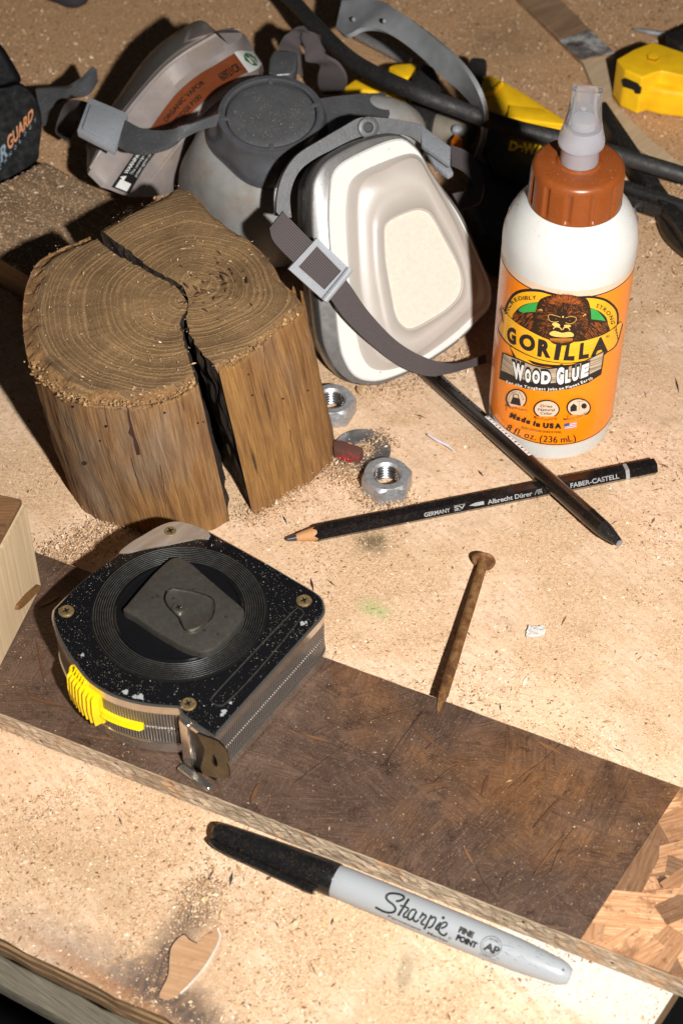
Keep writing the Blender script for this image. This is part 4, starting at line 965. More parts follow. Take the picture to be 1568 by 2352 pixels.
tub('black_line', RB+.00010, .0112, .0118, m_blackp, label); tub('black_line', RB+.00010, .0972, .0978, m_blackp, label)
def ZG(P): return zf(P, .22703, 1102.4, 648.8)
def Z5(P): return zf(P, .3783, 1062.2, 172.2)
lay = [0]
def put(ik, name, mat, L=1.6, par=None):
    lay[0] += 1; return ik.lay(name, cylfn(.00012+.000022*lay[0]), mat, par or label, L)
def pol(P, tr=ZG, smooth=True, n=70):
    P = tr(P); return [tuple(q) for q in (cat(P, n, True) if smooth else P)]
oval = [(235, 330), (245, 260), (290, 160), (350, 95), (450, 65), (600, 70), (700, 98), (850, 130), (1000, 140), (1120, 135), (1250, 158), (1330, 205), (1385, 270), (1400, 340), (1395, 440), (1390, 470), (1290, 700), (1240, 745), (1080, 830), (860, 862), (640, 850), (500, 815), (420, 790), (350, 780), (290, 620), (240, 420)]
k_ = Ink(); k_.poly(pol(oval)); put(k_, 'emblem_outline', m_blackp)
cin = np.array([820, 470]); ov2 = [tuple(cin+(np.array(p)-cin)*[.965, .93]) for p in oval]
k_ = Ink(); k_.poly(pol(ov2)); put(k_, 'emblem_gold_ring', m_goldp)
ov3 = [(315, 420), (330, 330), (390, 255), (470, 215), (600, 200), (850, 215), (1100, 255), (1200, 290), (1270, 350), (1290, 420), (1290, 520), (1000, 620), (800, 640), (520, 600), (330, 500)]
k_ = Ink(); k_.poly(pol(ov3)); put(k_, 'emblem_inner_line', m_blackp)
k_ = Ink(); k_.poly(pol([(385, 275), (470, 222), (600, 208), (1100, 262), (1190, 295), (1262, 385), (1240, 395), (1110, 370), (850, 330), (560, 300), (430, 305)])); put(k_, 'emblem_green_field', m_greenp if 0 else simple('leaf_green_print', (.03, .36, .07), .35))
k_ = Ink(); k_.poly(pol([(325, 395), (345, 300), (430, 305), (560, 298), (850, 320), (1110, 370), (1265, 392), (1285, 450), (1280, 520), (1000, 600), (800, 620), (500, 590), (380, 480)])); put(k_, 'ape_shoulders', m_furp)
def fur(cx, cy, rx, ry, n, a0, a1, l0, l1, w_, mat, name, tw=0):
    k_ = Ink()
    for i in range(n):
        a = random.uniform(a0, a1); q = math.sqrt(random.uniform(.05, 1)); x_, y_ = cx+rx*q*math.cos(a), cy+ry*q*math.sin(a); ll = random.uniform(l0, l1); b = a+random.gauss(0, .25)+tw
        P = ZG([(x_, y_), (x_+ll*.5*math.cos(b), y_+ll*.5*math.sin(b)), (x_+ll*math.cos(b+.15), y_+ll*math.sin(b+.15))]); k_.stroke(P, w_*.227, 4, True)
    kind(put(k_, name, mat, 3), 'stuff')
k_ = Ink()
for i in range(150):
    x_, y_ = random.choice([(random.uniform(350, 540), random.uniform(300, 470)), (random.uniform(1040, 1270), random.uniform(400, 560))]); s = 1 if x_ > 800 else -1
    k_.stroke(ZG([(x_, y_), (x_+s*18, y_+14), (x_+s*30, y_+34)]), 1.1, 4, True)
kind(put(k_, 'fur_strokes', m_fur2, 3), 'stuff')
# banner
ban = [(200, 240), (250, 300), (340, 390), (480, 480), (640, 560), (760, 595), (930, 603), (1080, 585), (1240, 530), (1340, 470), (1430, 395), (1415, 480), (1385, 590), (1340, 660), (1240, 720), (1100, 780), (900, 812), (720, 800), (560, 762), (400, 690), (290, 620), (235, 560), (185, 460), (230, 350)]
k_ = Ink(); k_.poly(pol([tuple(np.array([800, 560])+(np.array(p)-[800, 560])*[1.015, 1.0]+[0, 8]) for p in ban], n=100)); k_.poly(pol([tuple(np.array(p)-[0, 8]) for p in ban], n=100)); put(k_, 'banner_outline', m_blackp)
k_ = Ink(); k_.poly(pol(ban, n=100)); put(k_, 'banner', m_goldp)
k_ = Ink()
for i in range(16):
    y_ = random.uniform(10, 170); k_.stroke(ZG([(270, 330+y_), (500, 490+y_), (760, 590+y_), (950, 600+y_), (1250, 520+y_)][random.randint(0, 2):]), .5)
put(k_, 'banner_grain', simple('banner_grain_print', (.75, .55, .06), .35), 2)
k_ = Ink()
for ch, q in (('G', [(268, 590), (362, 628), (360, 470), (270, 445)]), ('O', [(392, 655), (552, 700), (556, 545), (392, 515)]), ('R', [(575, 735), (712, 755), (720, 600), (585, 572)]), ('I', [(742, 772), (795, 778), (822, 640), (765, 632)]), ('L', [(840, 778), (950, 778), (960, 605), (868, 640)]), ('L', [(992, 770), (1095, 752), (1100, 600), (1010, 618)]), ('A', [(1115, 742), (1290, 690), (1265, 545), (1165, 570)])):
    k_.quad(ch, *ZG(q), bold=.06)
put(k_, 'brand_lettering', m_blackp, 1.2)
# ape head
head = [(845, 100), (720, 108), (640, 130), (590, 190), (560, 280), (548, 350), (565, 430), (610, 510), (680, 570), (740, 620), (850, 640), (930, 610), (980, 575), (1060, 520), (1110, 440), (1120, 350), (1110, 250), (1080, 170), (1020, 130), (940, 108)]
head = [(x_, y_ if y_ > 140 else y_+22) for x_, y_ in head]
k_ = Ink(); k_.poly(pol(head)); put(k_, 'ape_head', m_furp)
fur(830, 360, 260, 240, 520, 0, 6.28, 10, 40, 3.2, m_fur2, 'fur_strokes')
fur(850, 230, 150, 80, 160, 3.3, 6.1, 20, 55, 4, m_fur2, 'fur_strokes')
k_ = Ink(); k_.poly(pol([(680, 335), (760, 330), (835, 350), (900, 345), (965, 355), (960, 400), (900, 440), (830, 450), (740, 430), (690, 380)])); k_.poly(pol([(720, 450), (850, 430), (960, 460), (960, 560), (840, 600), (700, 560)])); put(k_, 'face_shadow', m_furp)
k_ = Ink()
k_.stroke(ZG([(682, 345), (700, 325), (760, 335), (810, 352)]), 1.0); k_.stroke(ZG([(860, 358), (910, 345), (965, 355), (965, 385)]), 1.0); k_.stroke(ZG([(685, 345), (700, 385), (740, 400), (790, 395)]), 1.0); k_.stroke(ZG([(860, 405), (900, 420), (945, 405), (968, 380)]), 1.0)
k_.stroke(ZG([(735, 470), (760, 450), (800, 455), (822, 480)]), 2); k_.stroke(ZG([(830, 480), (850, 455), (890, 460), (905, 485)]), 2)
k_.poly(pol([(700, 510), (740, 490), (790, 500), (830, 510), (900, 500), (940, 520), (935, 548), (860, 556), (760, 548), (705, 530)])); k_.poly(pol([(725, 420), (760, 405), (800, 425), (800, 448), (750, 446)])); k_.poly(pol([(850, 430), (900, 430), (915, 445), (880, 455), (850, 448)]))
k_.dot(ZG([(835, 348)])[0], 2.2); k_.stroke(ZG([(600, 290), (600, 275), (620, 275), (622, 290)]), 1.4); k_.stroke(ZG([(1038, 345), (1060, 320), (1065, 335)]), 1.6)
put(k_, 'face_highlights', m_skinp, 1.5)
k_ = Ink(); k_.dot(ZG([(762, 372)])[0], 2.1); k_.dot(ZG([(902, 385)])[0], 2.1); k_.dot(ZG([(785, 475)])[0], 3.2, ry=2.4); k_.dot(ZG([(862, 478)])[0], 3.2, ry=2.4); k_.stroke(ZG([(705, 545), (820, 560), (935, 552)]), 1.4); put(k_, 'eyes_and_nostrils', m_furp)
k_ = Ink(); k_.dot(ZG([(764, 370)])[0], .8); k_.dot(ZG([(904, 383)])[0], .8)
for i in range(46): x_ = 705+i*5; k_.stroke(ZG([(x_, 566), (x_+2, 590), (x_+1, 615-abs(i-23)*.9)]), 1.0, 4, True)
put(k_, 'chin_fur', simple('ginger_print', (.62, .22, .03), .35), 3)
k_ = Ink(); k_.arc('INCREDIBLY', ZG([(272, 330), (310, 245), (370, 190), (440, 160), (560, 168)][:3]+[(440, 178), (570, 172)]), 9.5, .01, flip=-1)
k_.arc('STRONG', ZG([(1165, 248), (1240, 285), (1300, 350), (1325, 430), (1340, 470)][:4]), 9.5, .01, flip=-1)
k_.quad('®', *ZG([(1272, 565), (1308, 552), (1305, 528), (1270, 540)])); kind(put(k_, 'arched_lettering', m_blackp, 1.5), 'stuff')
k_ = Ink()
for sx in ((190, 260, 45), (1350, 440, -10)):
    for i in range(5): k_.stroke(ZG([(sx[0]+i*9, sx[1]+i*22+30), (sx[0]+25+i*4, sx[1]+i*30), (sx[0]+18+i*6, sx[1]+50+i*26)]), 1.0)
put(k_, 'banner_end_scrolls', m_blackp, 2)
# lower diagonal band
k_ = Ink(); k_.poly(ZG([(300, 650), (330, 660), (560, 850), (380, 790)])); put(k_, 'gold_band', m_goldp)
# WOOD GLUE box (in the tall label crop)
k_ = Ink(); k_.poly(Z5([(240, 1683), (300, 1705), (430, 1760), (520, 1778), (620, 1770), (740, 1735), (860, 1672), (852, 1745), (840, 1818), (760, 1870), (640, 1908), (520, 1922), (380, 1905), (222, 1845)])); put(k_, 'name_panel', m_blackp)
x = N('wood_grain_print'); o_ = x.co(); m_woodp = x.out(x.ramp(x.noise(x.map(o_, (60, 60, 1500)), 1, 4), [(.35, (.20, .14, .09)), (.6, (.55, .44, .32))]), .35)
k_ = Ink(); k_.poly(Z5([(246, 1693), (300, 1715), (430, 1768), (520, 1786), (620, 1778), (740, 1743), (853, 1682), (838, 1782), (740, 1832), (640, 1862), (520, 1872), (380, 1856), (232, 1792)])); put(k_, 'name_panel_wood', m_woodp)
letters = [('W', [(305, 1832), (368, 1855), (372, 1768), (300, 1742)]), ('O', [(376, 1856), (412, 1864), (414, 1795), (378, 1785)]), ('O', [(420, 1864), (466, 1870), (468, 1800), (422, 1795)]), ('D', [(474, 1870), (532, 1872), (534, 1803), (476, 1801)]), ('G', [(566, 1872), (612, 1868), (616, 1776), (570, 1782)]), ('L', [(620, 1866), (652, 1858), (654, 1788), (622, 1794)]), ('U', [(662, 1856), (702, 1842), (706, 1772), (664, 1784)]), ('E', [(714, 1838), (760, 1820), (768, 1748), (722, 1766)])]
for nm, gr, mt, bo in (('name_shadow', 5, m_blackp, .17), ('name_lettering', 0, m_whitep, .07)):
    k_ = Ink()
    for ch, q in letters:
        c_ = np.mean(q, 0); k_.quad(ch, *Z5([tuple(np.array(p)+np.sign(np.array(p)-c_)*gr) for p in q]), bold=bo)
    put(k_, nm, mt, 1.2)
k_ = Ink(); k_.arc('For the Toughest Jobs on Planet Earth', Z5([(258, 1868), (380, 1905), (520, 1922), (640, 1908), (800, 1852)][:1]+[(380, 1900), (520, 1915), (650, 1900), (790, 1845)]), 6.2, .03, flip=-1); put(k_, 'slogan_lettering', m_whitep, 1.5)
# badges
for (cx, cy, rx, ry) in ((325, 1968, 64, 62), (508, 2030, 80, 58), (703, 2020, 74, 58)):
    k_ = Ink(); k_.poly([tuple(Z5([(cx+rx*math.cos(t), cy+ry*math.sin(t))])[0]) for t in np.linspace(.75, 5.55-.75+1.6, 40)] if 0 else [tuple(Z5([(cx+rx*math.cos(t), cy+ry*math.sin(t))])[0]) for t in np.linspace(0, 6.28, 40, endpoint=False)]); put(k_, 'badge_outline', m_blackp)
    k_ = Ink(); k_.poly([tuple(Z5([(cx+(rx-8)*math.cos(t), cy+(ry-8)*math.sin(t))])[0]) for t in np.linspace(0, 6.28, 40, endpoint=False)]); put(k_, 'badge_field', m_cream)
for (cx, cy, rx) in ((325, 2024, 60), (508, 2085, 66), (700, 2076, 66)):
    k_ = Ink(); k_.poly(Z5([(cx-rx, cy-12), (cx+rx, cy-12), (cx+rx, cy+16), (cx-rx, cy+16)])); put(k_, 'badge_caption_field', m_orangep)
k_ = Ink()
k_.poly(Z5([(288, 1995), (303, 1955), (345, 1965), (352, 2010)])); k_.stroke(Z5([(305, 1955), (310, 1938), (335, 1942), (338, 1962)]), 1.6)
k_.poly(Z5([(652, 2045), (652, 2015), (672, 1995), (692, 2010), (690, 2040)])); k_.dot(Z5([(735, 2010)])[0], 6.5, 9); k_.stroke(Z5([(706, 1990), (704, 2040)]), .7)
k_.arc('Wood Projects', Z5([(252, 2008), (300, 2028), (392, 2042)]), 6.5, .01, flip=-1)
k_.arc('No Foaming', Z5([(430, 2085), (505, 2098), (572, 2088)]), 6.5, .01, flip=-1)
k_.arc('Indoor/Outdoor', Z5([(612, 2098), (690, 2085), (780, 2045)]), 6.5, .01, flip=-1)
for tx, y_ in (('Dries', 2018), ('Natural', 2040), ('Color', 2062)):
    hw = {'Dries': 36, 'Natural': 50, 'Color': 36}[tx]; k_.quad(tx, *Z5([(506-hw, y_-1), (506+hw, y_+2), (508+hw, y_-15), (508-hw, y_-18)]), bold=.01)
k_.arc('Incredibly Strong', Z5([(278, 1975), (300, 1935), (340, 1930), (368, 1975)]), 3, 0, flip=-1)
k_.quad('Type II', *Z5([(690, 1988), (730, 1982), (730, 1972), (690, 1978)])); k_.quad('For', *Z5([(268, 1988), (286, 1994), (286, 1980), (268, 1974)])); k_.quad('Use', *Z5([(632, 2078), (655, 2072), (655, 2060), (632, 2066)]))
k_.arc('Made in USA', Z5([(280, 2076), (340, 2098), (430, 2128), (500, 2142), (602, 2146)]), 11, .07, flip=-1)
k_.arc('READ CAUTIONS ON BACK PANEL', Z5([(355, 2146), (470, 2170), (602, 2177)]), 5.5, 0, flip=-1)
k_.arc('8 fl. oz. (236 mL)', Z5([(260, 2152), (330, 2186), (410, 2211), (500, 2229), (600, 2233), (692, 2220)]), 15.5, .0, flip=-1)
put(k_, 'small_lettering', m_blackp, 1.6)
k_ = Ink(); k_.poly(Z5([(617, 2118), (690, 2104), (690, 2142), (617, 2154)])); put(k_, 'flag_white', m_whitep)
k_ = Ink()
for i in range(4): y_ = 2119+i*10; k_.poly(Z5([(617, y_), (690, y_-13), (690, y_-8), (617, y_+5)]))
put(k_, 'flag_stripes', m_redp); k_ = Ink(); k_.poly(Z5([(617, 2118), (647, 2112), (647, 2130), (617, 2136)])); put(k_, 'flag_canton', m_bluep)

# ------------------------------------------------------------------ respirator mask
mask = thing('respirator_mask', 'grey half-face respirator mask with two filter cartridges and ribbed straps', 'respirator')
pn = nrm([.30, -.84, .58]); PP0 = G(875, 884, .004)
def PL(q, off=0): return PLN(*q, PP0+pn*off, pn)
fo_ = [(275, 640), (275, 450), (290, 370), (340, 290), (420, 230), (560, 160), (700, 125), (780, 125), (850, 160), (910, 230), (1000, 380), (1140, 580), (1250, 830), (1300, 950), (1315, 1040), (1300, 1120), (1240, 1190), (1100, 1330), (880, 1470), (700, 1550), (580, 1560), (480, 1530), (400, 1450), (345, 1330), (325, 1200), (300, 950)]
F_ = cat([PL(q) for q in Z4(fo_)], 120, True); fc = F_.mean(0)
def sc2(P, k, off, sh=(0, 0)):
    c_ = P.mean(0); return [c_+(p-c_)*k+pn*off for p in P]
cartr = loft('filter_cartridge', [sc2(F_, .90, -.034), sc2(F_, .95, -.030), sc2(F_, .955, -.016)], simple('brown_black_cartridge', (.05, .025, .018), .5, dust=.3), mask)
loft('filter_retainer', [sc2(F_, .955, -.016), sc2(F_, .985, -.0155), sc2(F_, 1.0, -.013), sc2(F_, 1.0, -.003), sc2(F_, .985, -.0005), sc2(F_, .965, .0)], m_rim, mask, caps=(True, True))
wi = [(372, 640), (380, 420), (400, 340), (450, 285), (560, 225), (700, 165), (790, 150), (850, 185), (900, 240), (985, 390), (1120, 590), (1230, 830), (1285, 960), (1298, 1040), (1285, 1110), (1225, 1180), (1090, 1310), (880, 1445), (700, 1520), (600, 1530), (520, 1500), (465, 1420), (430, 1300), (400, 1000)]
W_ = cat([PL(q, .0005) for q in Z4(wi)], 120, True)
loft('filter_pad', [sc2(W_, 1, -.0008), sc2(W_, 1, .0004), sc2(W_, .985, .0012), sc2(W_, .9, .0014)], m_filter, mask)
ci = [(448, 640), (455, 480), (470, 400), (520, 345), (620, 290), (780, 235), (850, 225), (900, 250), (950, 330), (1120, 600), (1225, 830), (1280, 960), (1292, 1040), (1278, 1105), (1215, 1165), (1080, 1290), (880, 1420), (720, 1480), (620, 1485), (560, 1440), (520, 1330), (480, 1060)]
C_ = cat([PL(q, .001) for q in Z4(ci)], 120, True)
ci2 = [(545, 640), (545, 500), (560, 430), (610, 370), (700, 330), (800, 275), (860, 262), (900, 290), (950, 380), (1080, 620), (1170, 840), (1215, 960), (1220, 1030), (1195, 1080), (1120, 1160), (1010, 1260), (870, 1370), (740, 1420), (670, 1400), (630, 1320), (600, 1200), (560, 960)]
D_ = cat([PL(q, .0045) for q in Z4(ci2)], 120, True)
def lerp(A, B, t): return [a+(b-a)*t for a, b in zip(A, B)]
def rel(P, off): return [p+pn*off for p in P]
wd_ = cat([PL(q, .0048) for q in Z4([(698, 700), (705, 650), (740, 615), (800, 585), (880, 560), (940, 575), (980, 625), (1020, 700), (1100, 850), (1130, 950), (1115, 1040), (1050, 1115), (950, 1180), (850, 1228), (800, 1210), (760, 1150), (735, 1030), (705, 850)])], 120, True)
wd_ = startalign(np.array(D_), wd_)
bez = (wd_-wd_.mean(0))*1.05+wd_.mean(0)
rows = [rel(C_, -.001), rel(C_, .0006), lerp(C_, D_, .25), lerp(C_, D_, .5), [p+pn*.0004 for p in lerp(C_, D_, .85)], rel(D_, .0006), [p+pn*.0004 for p in lerp(D_, bez, .5)], list(bez), [p+pn*.0007 for p in bez], [p+pn*.0007 for p in lerp(bez, wd_, .6)], [p-pn*.0012 for p in wd_]]
loft('retainer_cover', rows, m_cover, mask, smooth=True, caps=(False, False))
wc_ = wd_.mean(0)
prism('felt_window', [wc_+(p-wc_)*1.02-pn*.0004 for p in wd_], -pn*.0006, m_felt, mask, smooth=False)
lk = Ink()
# facepiece dome under the valve
dc_ = G(622, 262, .076); dn = nrm([0, -math.sin(R(11)), math.cos(R(11))])
de1 = np.array([1., 0, 0]); de2 = nrm(np.cross(dn, de1))
def dring(r, h, k=1.0, sq=0, n=64, sh=(0, 0)):
    out = []
    for t in np.linspace(0, 2*math.pi, n, endpoint=False):
        rr = r*(1+sq*.06*math.cos(4*t+.4)); out.append(dc_+dn*h+de1*(rr*math.cos(t)+sh[0])+de2*(rr*k*math.sin(t)+sh[1]))
    return out
loft('valve_cover', [dring(.0215, -.004), dring(.0215, -.0004), dring(.0205, .0002), dring(.017, .0006), dring(.001, .001)], m_grey, mask)
loft('valve_ring', [dring(.0222, -.004), dring(.0222, .0005), dring(.0232, .0010), dring(.0255, .0006), dring(.0262, -.001), dring(.0262, -.004), dring(.0285, -.008, sq=.3), dring(.0302, -.012, sq=.8), dring(.0308, -.016, sq=1), dring(.0306, -.0185, sq=1), dring(.02, -.020)], m_greyc, mask, caps=(False, True))
for a in (3.3, .25, 4.75, 1.6):
    c_ = dc_+(de1*math.cos(a)+de2*math.sin(a))*.0222+dn*.0004; d_ = de1*math.cos(a)+de2*math.sin(a)
    box('valve_tab', c_, (d_, np.cross(dn, d_), dn), (.004, .002, .0012), m_grey, mask, .0002)
zrow = []
for (r_, k, h, sh) in ((.029, 1., -.016, (0, 0)), (.0335, 1., -.0185, (0, 0)), (.0385, 1., -.024, (0, .001)), (.043, 1., -.034, (.001, .002)), (.0475, 1., -.050, (0, .006)), (.049, 1.0, -.068, (-.001, .010))):
    ring_ = dring(r_, h, k, .4, 64, sh); zrow.append([np.array([p[0], p[1], max(p[2], .002)]) for p in ring_])
loft('face_seal', zrow, m_silicone, mask)
def blob(name, c, ax, rad_, mat, parent, n=20, e=2.4):
    rows = []
    for i in range(n+1):
        ph = -math.pi/2+math.pi*i/n; row = []
        for t in np.linspace(0, 2*math.pi, 32, endpoint=False):
            v = np.array([math.cos(ph)*math.cos(t), math.cos(ph)*math.sin(t), math.sin(ph)]); k = (abs(v)**e).sum()**(-1/e); v = v*k
            row.append(np.array(c)+ax[0]*v[0]*rad_[0]+ax[1]*v[1]*rad_[1]+ax[2]*v[2]*rad_[2])
        rows.append(row)
    return loft(name, rows, mat, parent, True)
I3 = (np.array([1., 0, 0]), np.array([0, 1., 0]), np.array([0, 0, 1.]))
rx_ = nrm([.95, .1, -.3]); ry_ = nrm(np.cross([0, 0, 1.], rx_)); rz_ = np.cross(rx_, ry_)
blob('cartridge_mount', G(862, 300, .050), (rx_, ry_, rz_), (.026, .014, .018), m_silicone, mask)
ribbon('mount_collar', [G(722, 228, .072), G(790, 219, .074), G(885, 212, .066)], [G(742, 345, .066), G(800, 318, .070), G(895, 262, .066)], .010, m_grey, mask)
# yoke arms, traced along their two edges
def E(P, zs, tr): 
    P = tr(P); z_ = np.interp(np.linspace(0, 1, len(P)), np.linspace(0, 1, len(zs)), zs); return [G(*p, z) for p, z in zip(P, z_)]
ribbon('strap_yoke', [PL(q, -.012) for q in Z4([(78, 590), (85, 470), (120, 350), (200, 240), (350, 145), (470, 75), (540, 35), (600, 25), (700, 32), (800, 45), (905, 62)])], [PL(q, -.012) for q in Z4([(165, 600), (158, 470), (200, 350), (280, 275), (400, 210), (500, 160), (570, 135), (620, 125), (700, 125), (820, 130), (900, 175)])], .003, m_grey, mask, n=70)
yc = PL(Z4([(600, 85)])[0], -.0112); ya, yb = nrm(np.cross(pn, [0, 0, 1])), None; yb = np.cross(pn, ya)
lathe('yoke_boss', [(.0018, .0), (.0048, .0), (.0050, .0012), (.0042, .0016), (.0024, .0014), (.0018, .0002)], m_grey, mask, yc, pn, seg=28, caps=(False, False)); lathe('yoke_hole', [(.0001, .0003), (.0022, .0003)], m_blackp, mask, yc, pn, seg=20, caps=(False, False))
ribbon('strap_arm', E([(1010, 520), (930, 552), (830, 585), (740, 600), (650, 588), (580, 552)], [.080, .082, .076, .072], Z1), E([(995, 580), (920, 600), (790, 660), (690, 690), (600, 692), (540, 665)], [.076, .078, .072, .068], Z1), .0028, m_grey, mask, n=40)
def frostbox(name, quad, off, th):   # quad pts world
    q = [np.array(p) for p in quad]; n_ = nrm(np.cross(q[1]-q[0], q[3]-q[0])); n_ = n_ if np.dot(n_, CAM-q[0]) > 0 else -n_
    return prism(name, [p+n_*off for p in q], -n_*th, m_frost, mask, .0009, 2)
frostbox('strap_buckle', E([(800, 530), (1148, 675), (1030, 1003), (690, 830)], [.070], ZA), 0, .004)
frostbox('strap_buckle', E([(812, 592), (1062, 690), (985, 930), (738, 802)], [.0715], ZA), 0, .002)
ribbon('elastic_strap', E([(800, 585), (720, 562), (640, 562), (575, 610), (520, 740), (500, 850), (560, 905)], [.058, .056, .045, .03, .02], ZA), E([(740, 800), (712, 770), (690, 740), (680, 760), (680, 800), (668, 850), (610, 938)], [.055, .052, .04, .03, .02], ZA), .0018, m_strap, mask)
ribbon('rear_strap_arm', E([(320, 462), (500, 455), (650, 450), (760, 375), (870, 280)], [.03, .04, .045], ZA), E([(385, 800), (430, 660), (600, 560), (790, 520), (880, 400)], [.01, .03, .035], ZA), .003, m_grey, mask)
ribbon('elastic_strap', [PL(q, .0105) for q in Z4([(118, 562), (150, 600), (290, 745), (420, 880), (510, 1000), (600, 1130), (750, 1290), (900, 1385), (1050, 1430), (1160, 1420), (1268, 1378)])], [PL(q, .0105) for q in Z4([(40, 660), (65, 740), (190, 870), (310, 985), (390, 1070), (470, 1180), (620, 1325), (780, 1445), (930, 1502), (1060, 1490), (1278, 1428)])], .0016, m_strap, mask, n=80)
oq = [PL(q, .0125) for q in Z4([(312, 715), (497, 892), (352, 1075), (148, 892)])]; iq = [PL(q, .0125) for q in Z4([(310, 762), (448, 905), (352, 1010), (205, 880)])]
ringplate('strap_buckle', oq, iq, -pn*.0022, m_frost, mask)
tube('buckle_bar', [PL(q, .0135) for q in Z4([(497, 892), (470, 930), (352, 1075)])], .0017, m_frost, mask, n=10)
ribbon('elastic_strap', E([(1070, 185), (1160, 220), (1230, 300), (1258, 400), (1250, 470), (1225, 520), (1130, 552)], [.055, .05, .045, .04], Z4), E([(1078, 290), (1140, 320), (1185, 370), (1205, 415), (1180, 440), (1140, 450), (1080, 462)], [.052, .048, .045, .045], Z4), .0018, m_strap, mask)
frostbox('strap_buckle', E([(855, 1110), (1125, 1312), (1120, 1475), (862, 1290)], [.060], ZC), 0, .003)
frostbox('strap_buckle', E([(880, 1310), (1118, 1478), (1150, 1540), (1100, 1568), (980, 1480)], [.054], ZC), 0, .003)
# neck straps and clip beyond the valve
ribbon('elastic_strap', E([(925, 300), (930, 200), (975, 110), (1060, 50), (1150, 36)], [.045, .06, .065], ZB), E([(1130, 460), (1125, 300), (1120, 190), (1150, 110), (1200, 85)], [.04, .055, .06], ZB), .0018, m_strap, mask)
ribbon('elastic_strap', E([(1150, 40), (1260, 80), (1310, 180), (1360, 290), (1460, 360), (1525, 470), (1520, 580), (1450, 625)], [.063, .055, .045, .02], ZB), E([(1130, 110), (1165, 200), (1170, 320), (1270, 345), (1300, 370), (1280, 450), (1285, 560), (1340, 620)], [.06, .05, .04, .015], ZB), .0018, m_strap, mask)
ribbon('elastic_strap', E([(1220, 60), (1310, 100), (1380, 190)], [.05, .04], ZB), E([(1250, 130), (1300, 190), (1330, 260)], [.048, .035], ZB), .0018, m_strap, mask)
prism('harness_clip', E([(880, 228), (1075, 232), (1098, 262), (1080, 400), (1040, 440), (900, 450), (835, 425), (845, 300)], [.062], ZB), (0, .004, -.012), m_grey, mask, .0014, 3)
prism('harness_ring', E([(800, 480), (850, 440), (1000, 420), (1080, 440), (1075, 490), (1000, 525), (860, 535), (770, 525)], [.052], ZB), (0, .003, -.005), m_grey, mask, .001, 2)
# head cradle
ribbon('head_cradle', E([(150, 0), (470, 0), (640, 90), (850, 240), (1060, 420), (1200, 560), (1310, 720), (1380, 860), (1420, 1000), (1418, 1130), (1400, 1250), (1330, 1440)], [.055, .07, .075, .07, .05, .02], ZC), E([(95, 250), (190, 310), (330, 248), (480, 260), (680, 370), (880, 530), (1050, 690), (1180, 800), (1300, 930), (1390, 1100), (1380, 1250), (1318, 1440)], [.05, .06, .062, .06, .045, .018], ZC), .0025, m_headband, mask, n=80, m=8)
for q in ((258, 175), (535, 190)):
    c_ = G(*ZC([q])[0], .0595+.009*(q[0] > 400)); lathe('cradle_hole', [(.0001, .0012), (.0011, .0012), (.0013, .0)], m_blackp, mask, c_, CAM-c_, seg=14, caps=(False, False))
# left cartridge: side wall facing up, built from traced contour rows
def row(P, z0, z1, n=70): P = Z1(P); z_ = np.linspace(z0, z1, len(P)); return cat([G(*p, z) for p, z in zip(P, z_)], n)
c0 = row([(700, 905), (800, 760), (900, 630), (990, 540), (1060, 475), (1130, 425), (1185, 385), (1205, 345)], 0.018, 0.072)
c0b = row([(640, 905), (750, 760), (850, 630), (960, 500), (1060, 430), (1150, 385), (1195, 350), (1212, 325)], 0.022, 0.076)
c1 = row([(590, 905), (690, 740), (830, 575), (960, 450), (1050, 390), (1120, 345), (1180, 315), (1205, 290)], 0.026, 0.080)
c2 = row([(500, 870), (590, 740), (690, 590), (800, 440), (900, 350), (1000, 290), (1090, 240), (1170, 240)], 0.036, 0.090)
c2b = row([(465, 860), (560, 735), (650, 590), (760, 440), (860, 340), (970, 270), (1080, 215), (1162, 215)], 0.038, 0.092)
c3 = row([(405, 800), (440, 740), (520, 610), (640, 450), (780, 300), (920, 205), (1050, 140), (1130, 165)], 0.042, 0.095)
c3b = row([(400, 775), (430, 720), (505, 585), (630, 425), (765, 275), (905, 180), (1050, 128), (1110, 150)], 0.042, 0.095)
c4a = row([(400, 700), (440, 640), (520, 530), (640, 370), (745, 250), (860, 190), (970, 150), (1005, 152)], 0.040, 0.093)
c4 = row([(395, 690), (430, 630), (540, 470), (650, 310), (740, 215), (850, 140), (930, 105), (1000, 150)], 0.036, 0.088)
def shf(P, d): return [p+np.array(d) for p in P]
def gnd(P, k): return [np.array([p[0], p[1], p[2]*k+.002]) for p in P]
rows = [gnd(shf(c0, (.01, .02, 0)), .2), list(c0), list(c0b), list(c1), list(c2), list(c2b), list(c3), list(c3b), list(c4a), list(c4), shf(c4, (-.002, .012, -.006)), gnd(shf(c4, (.0, .030, 0)), .55), gnd(shf(c0, (.0, .05, 0)), .2)]
v, f, uv = grid(rows, cu=True); m_ = len(rows[0])
v = list(v); nr_ = len(rows)
for e_ in (0, m_-1):
    ctr = np.mean([v[i*m_+e_] for i in range(nr_)], 0)+[0, .008, -.008]; v.append(ctr); f += [(i*m_+e_, ((i+1) % nr_)*m_+e_, len(v)-1) for i in range(nr_)]
uv = np.r_[uv, [[0, 0], [1, 1]]]
cl_ = mk('filter_cartridge', v, f, m_cart, mask, 'auto', uv)
tube('retainer_ridge', [p+[0, 0, .0005] for p in c3[2:-2:6]], .0011, m_cart, mask, n=40, seg=8); tube('lower_lip', [p+[0, 0, .0003] for p in c0b[2:-2:6]], .0008, m_cart, mask, n=40, seg=8)
lift = nrm(CAM-c2[30])*.0006
rows = [[p+lift*.8 for p in q] for q in (c3b[2:50], c4a[2:50], c4[2:50])]; v, f, uv = grid(rows); mk('retainer_back', v, f, simple('dusty_dark_retainer', (.12, .11, .10), .55, dust=.4), mask, True, uv)
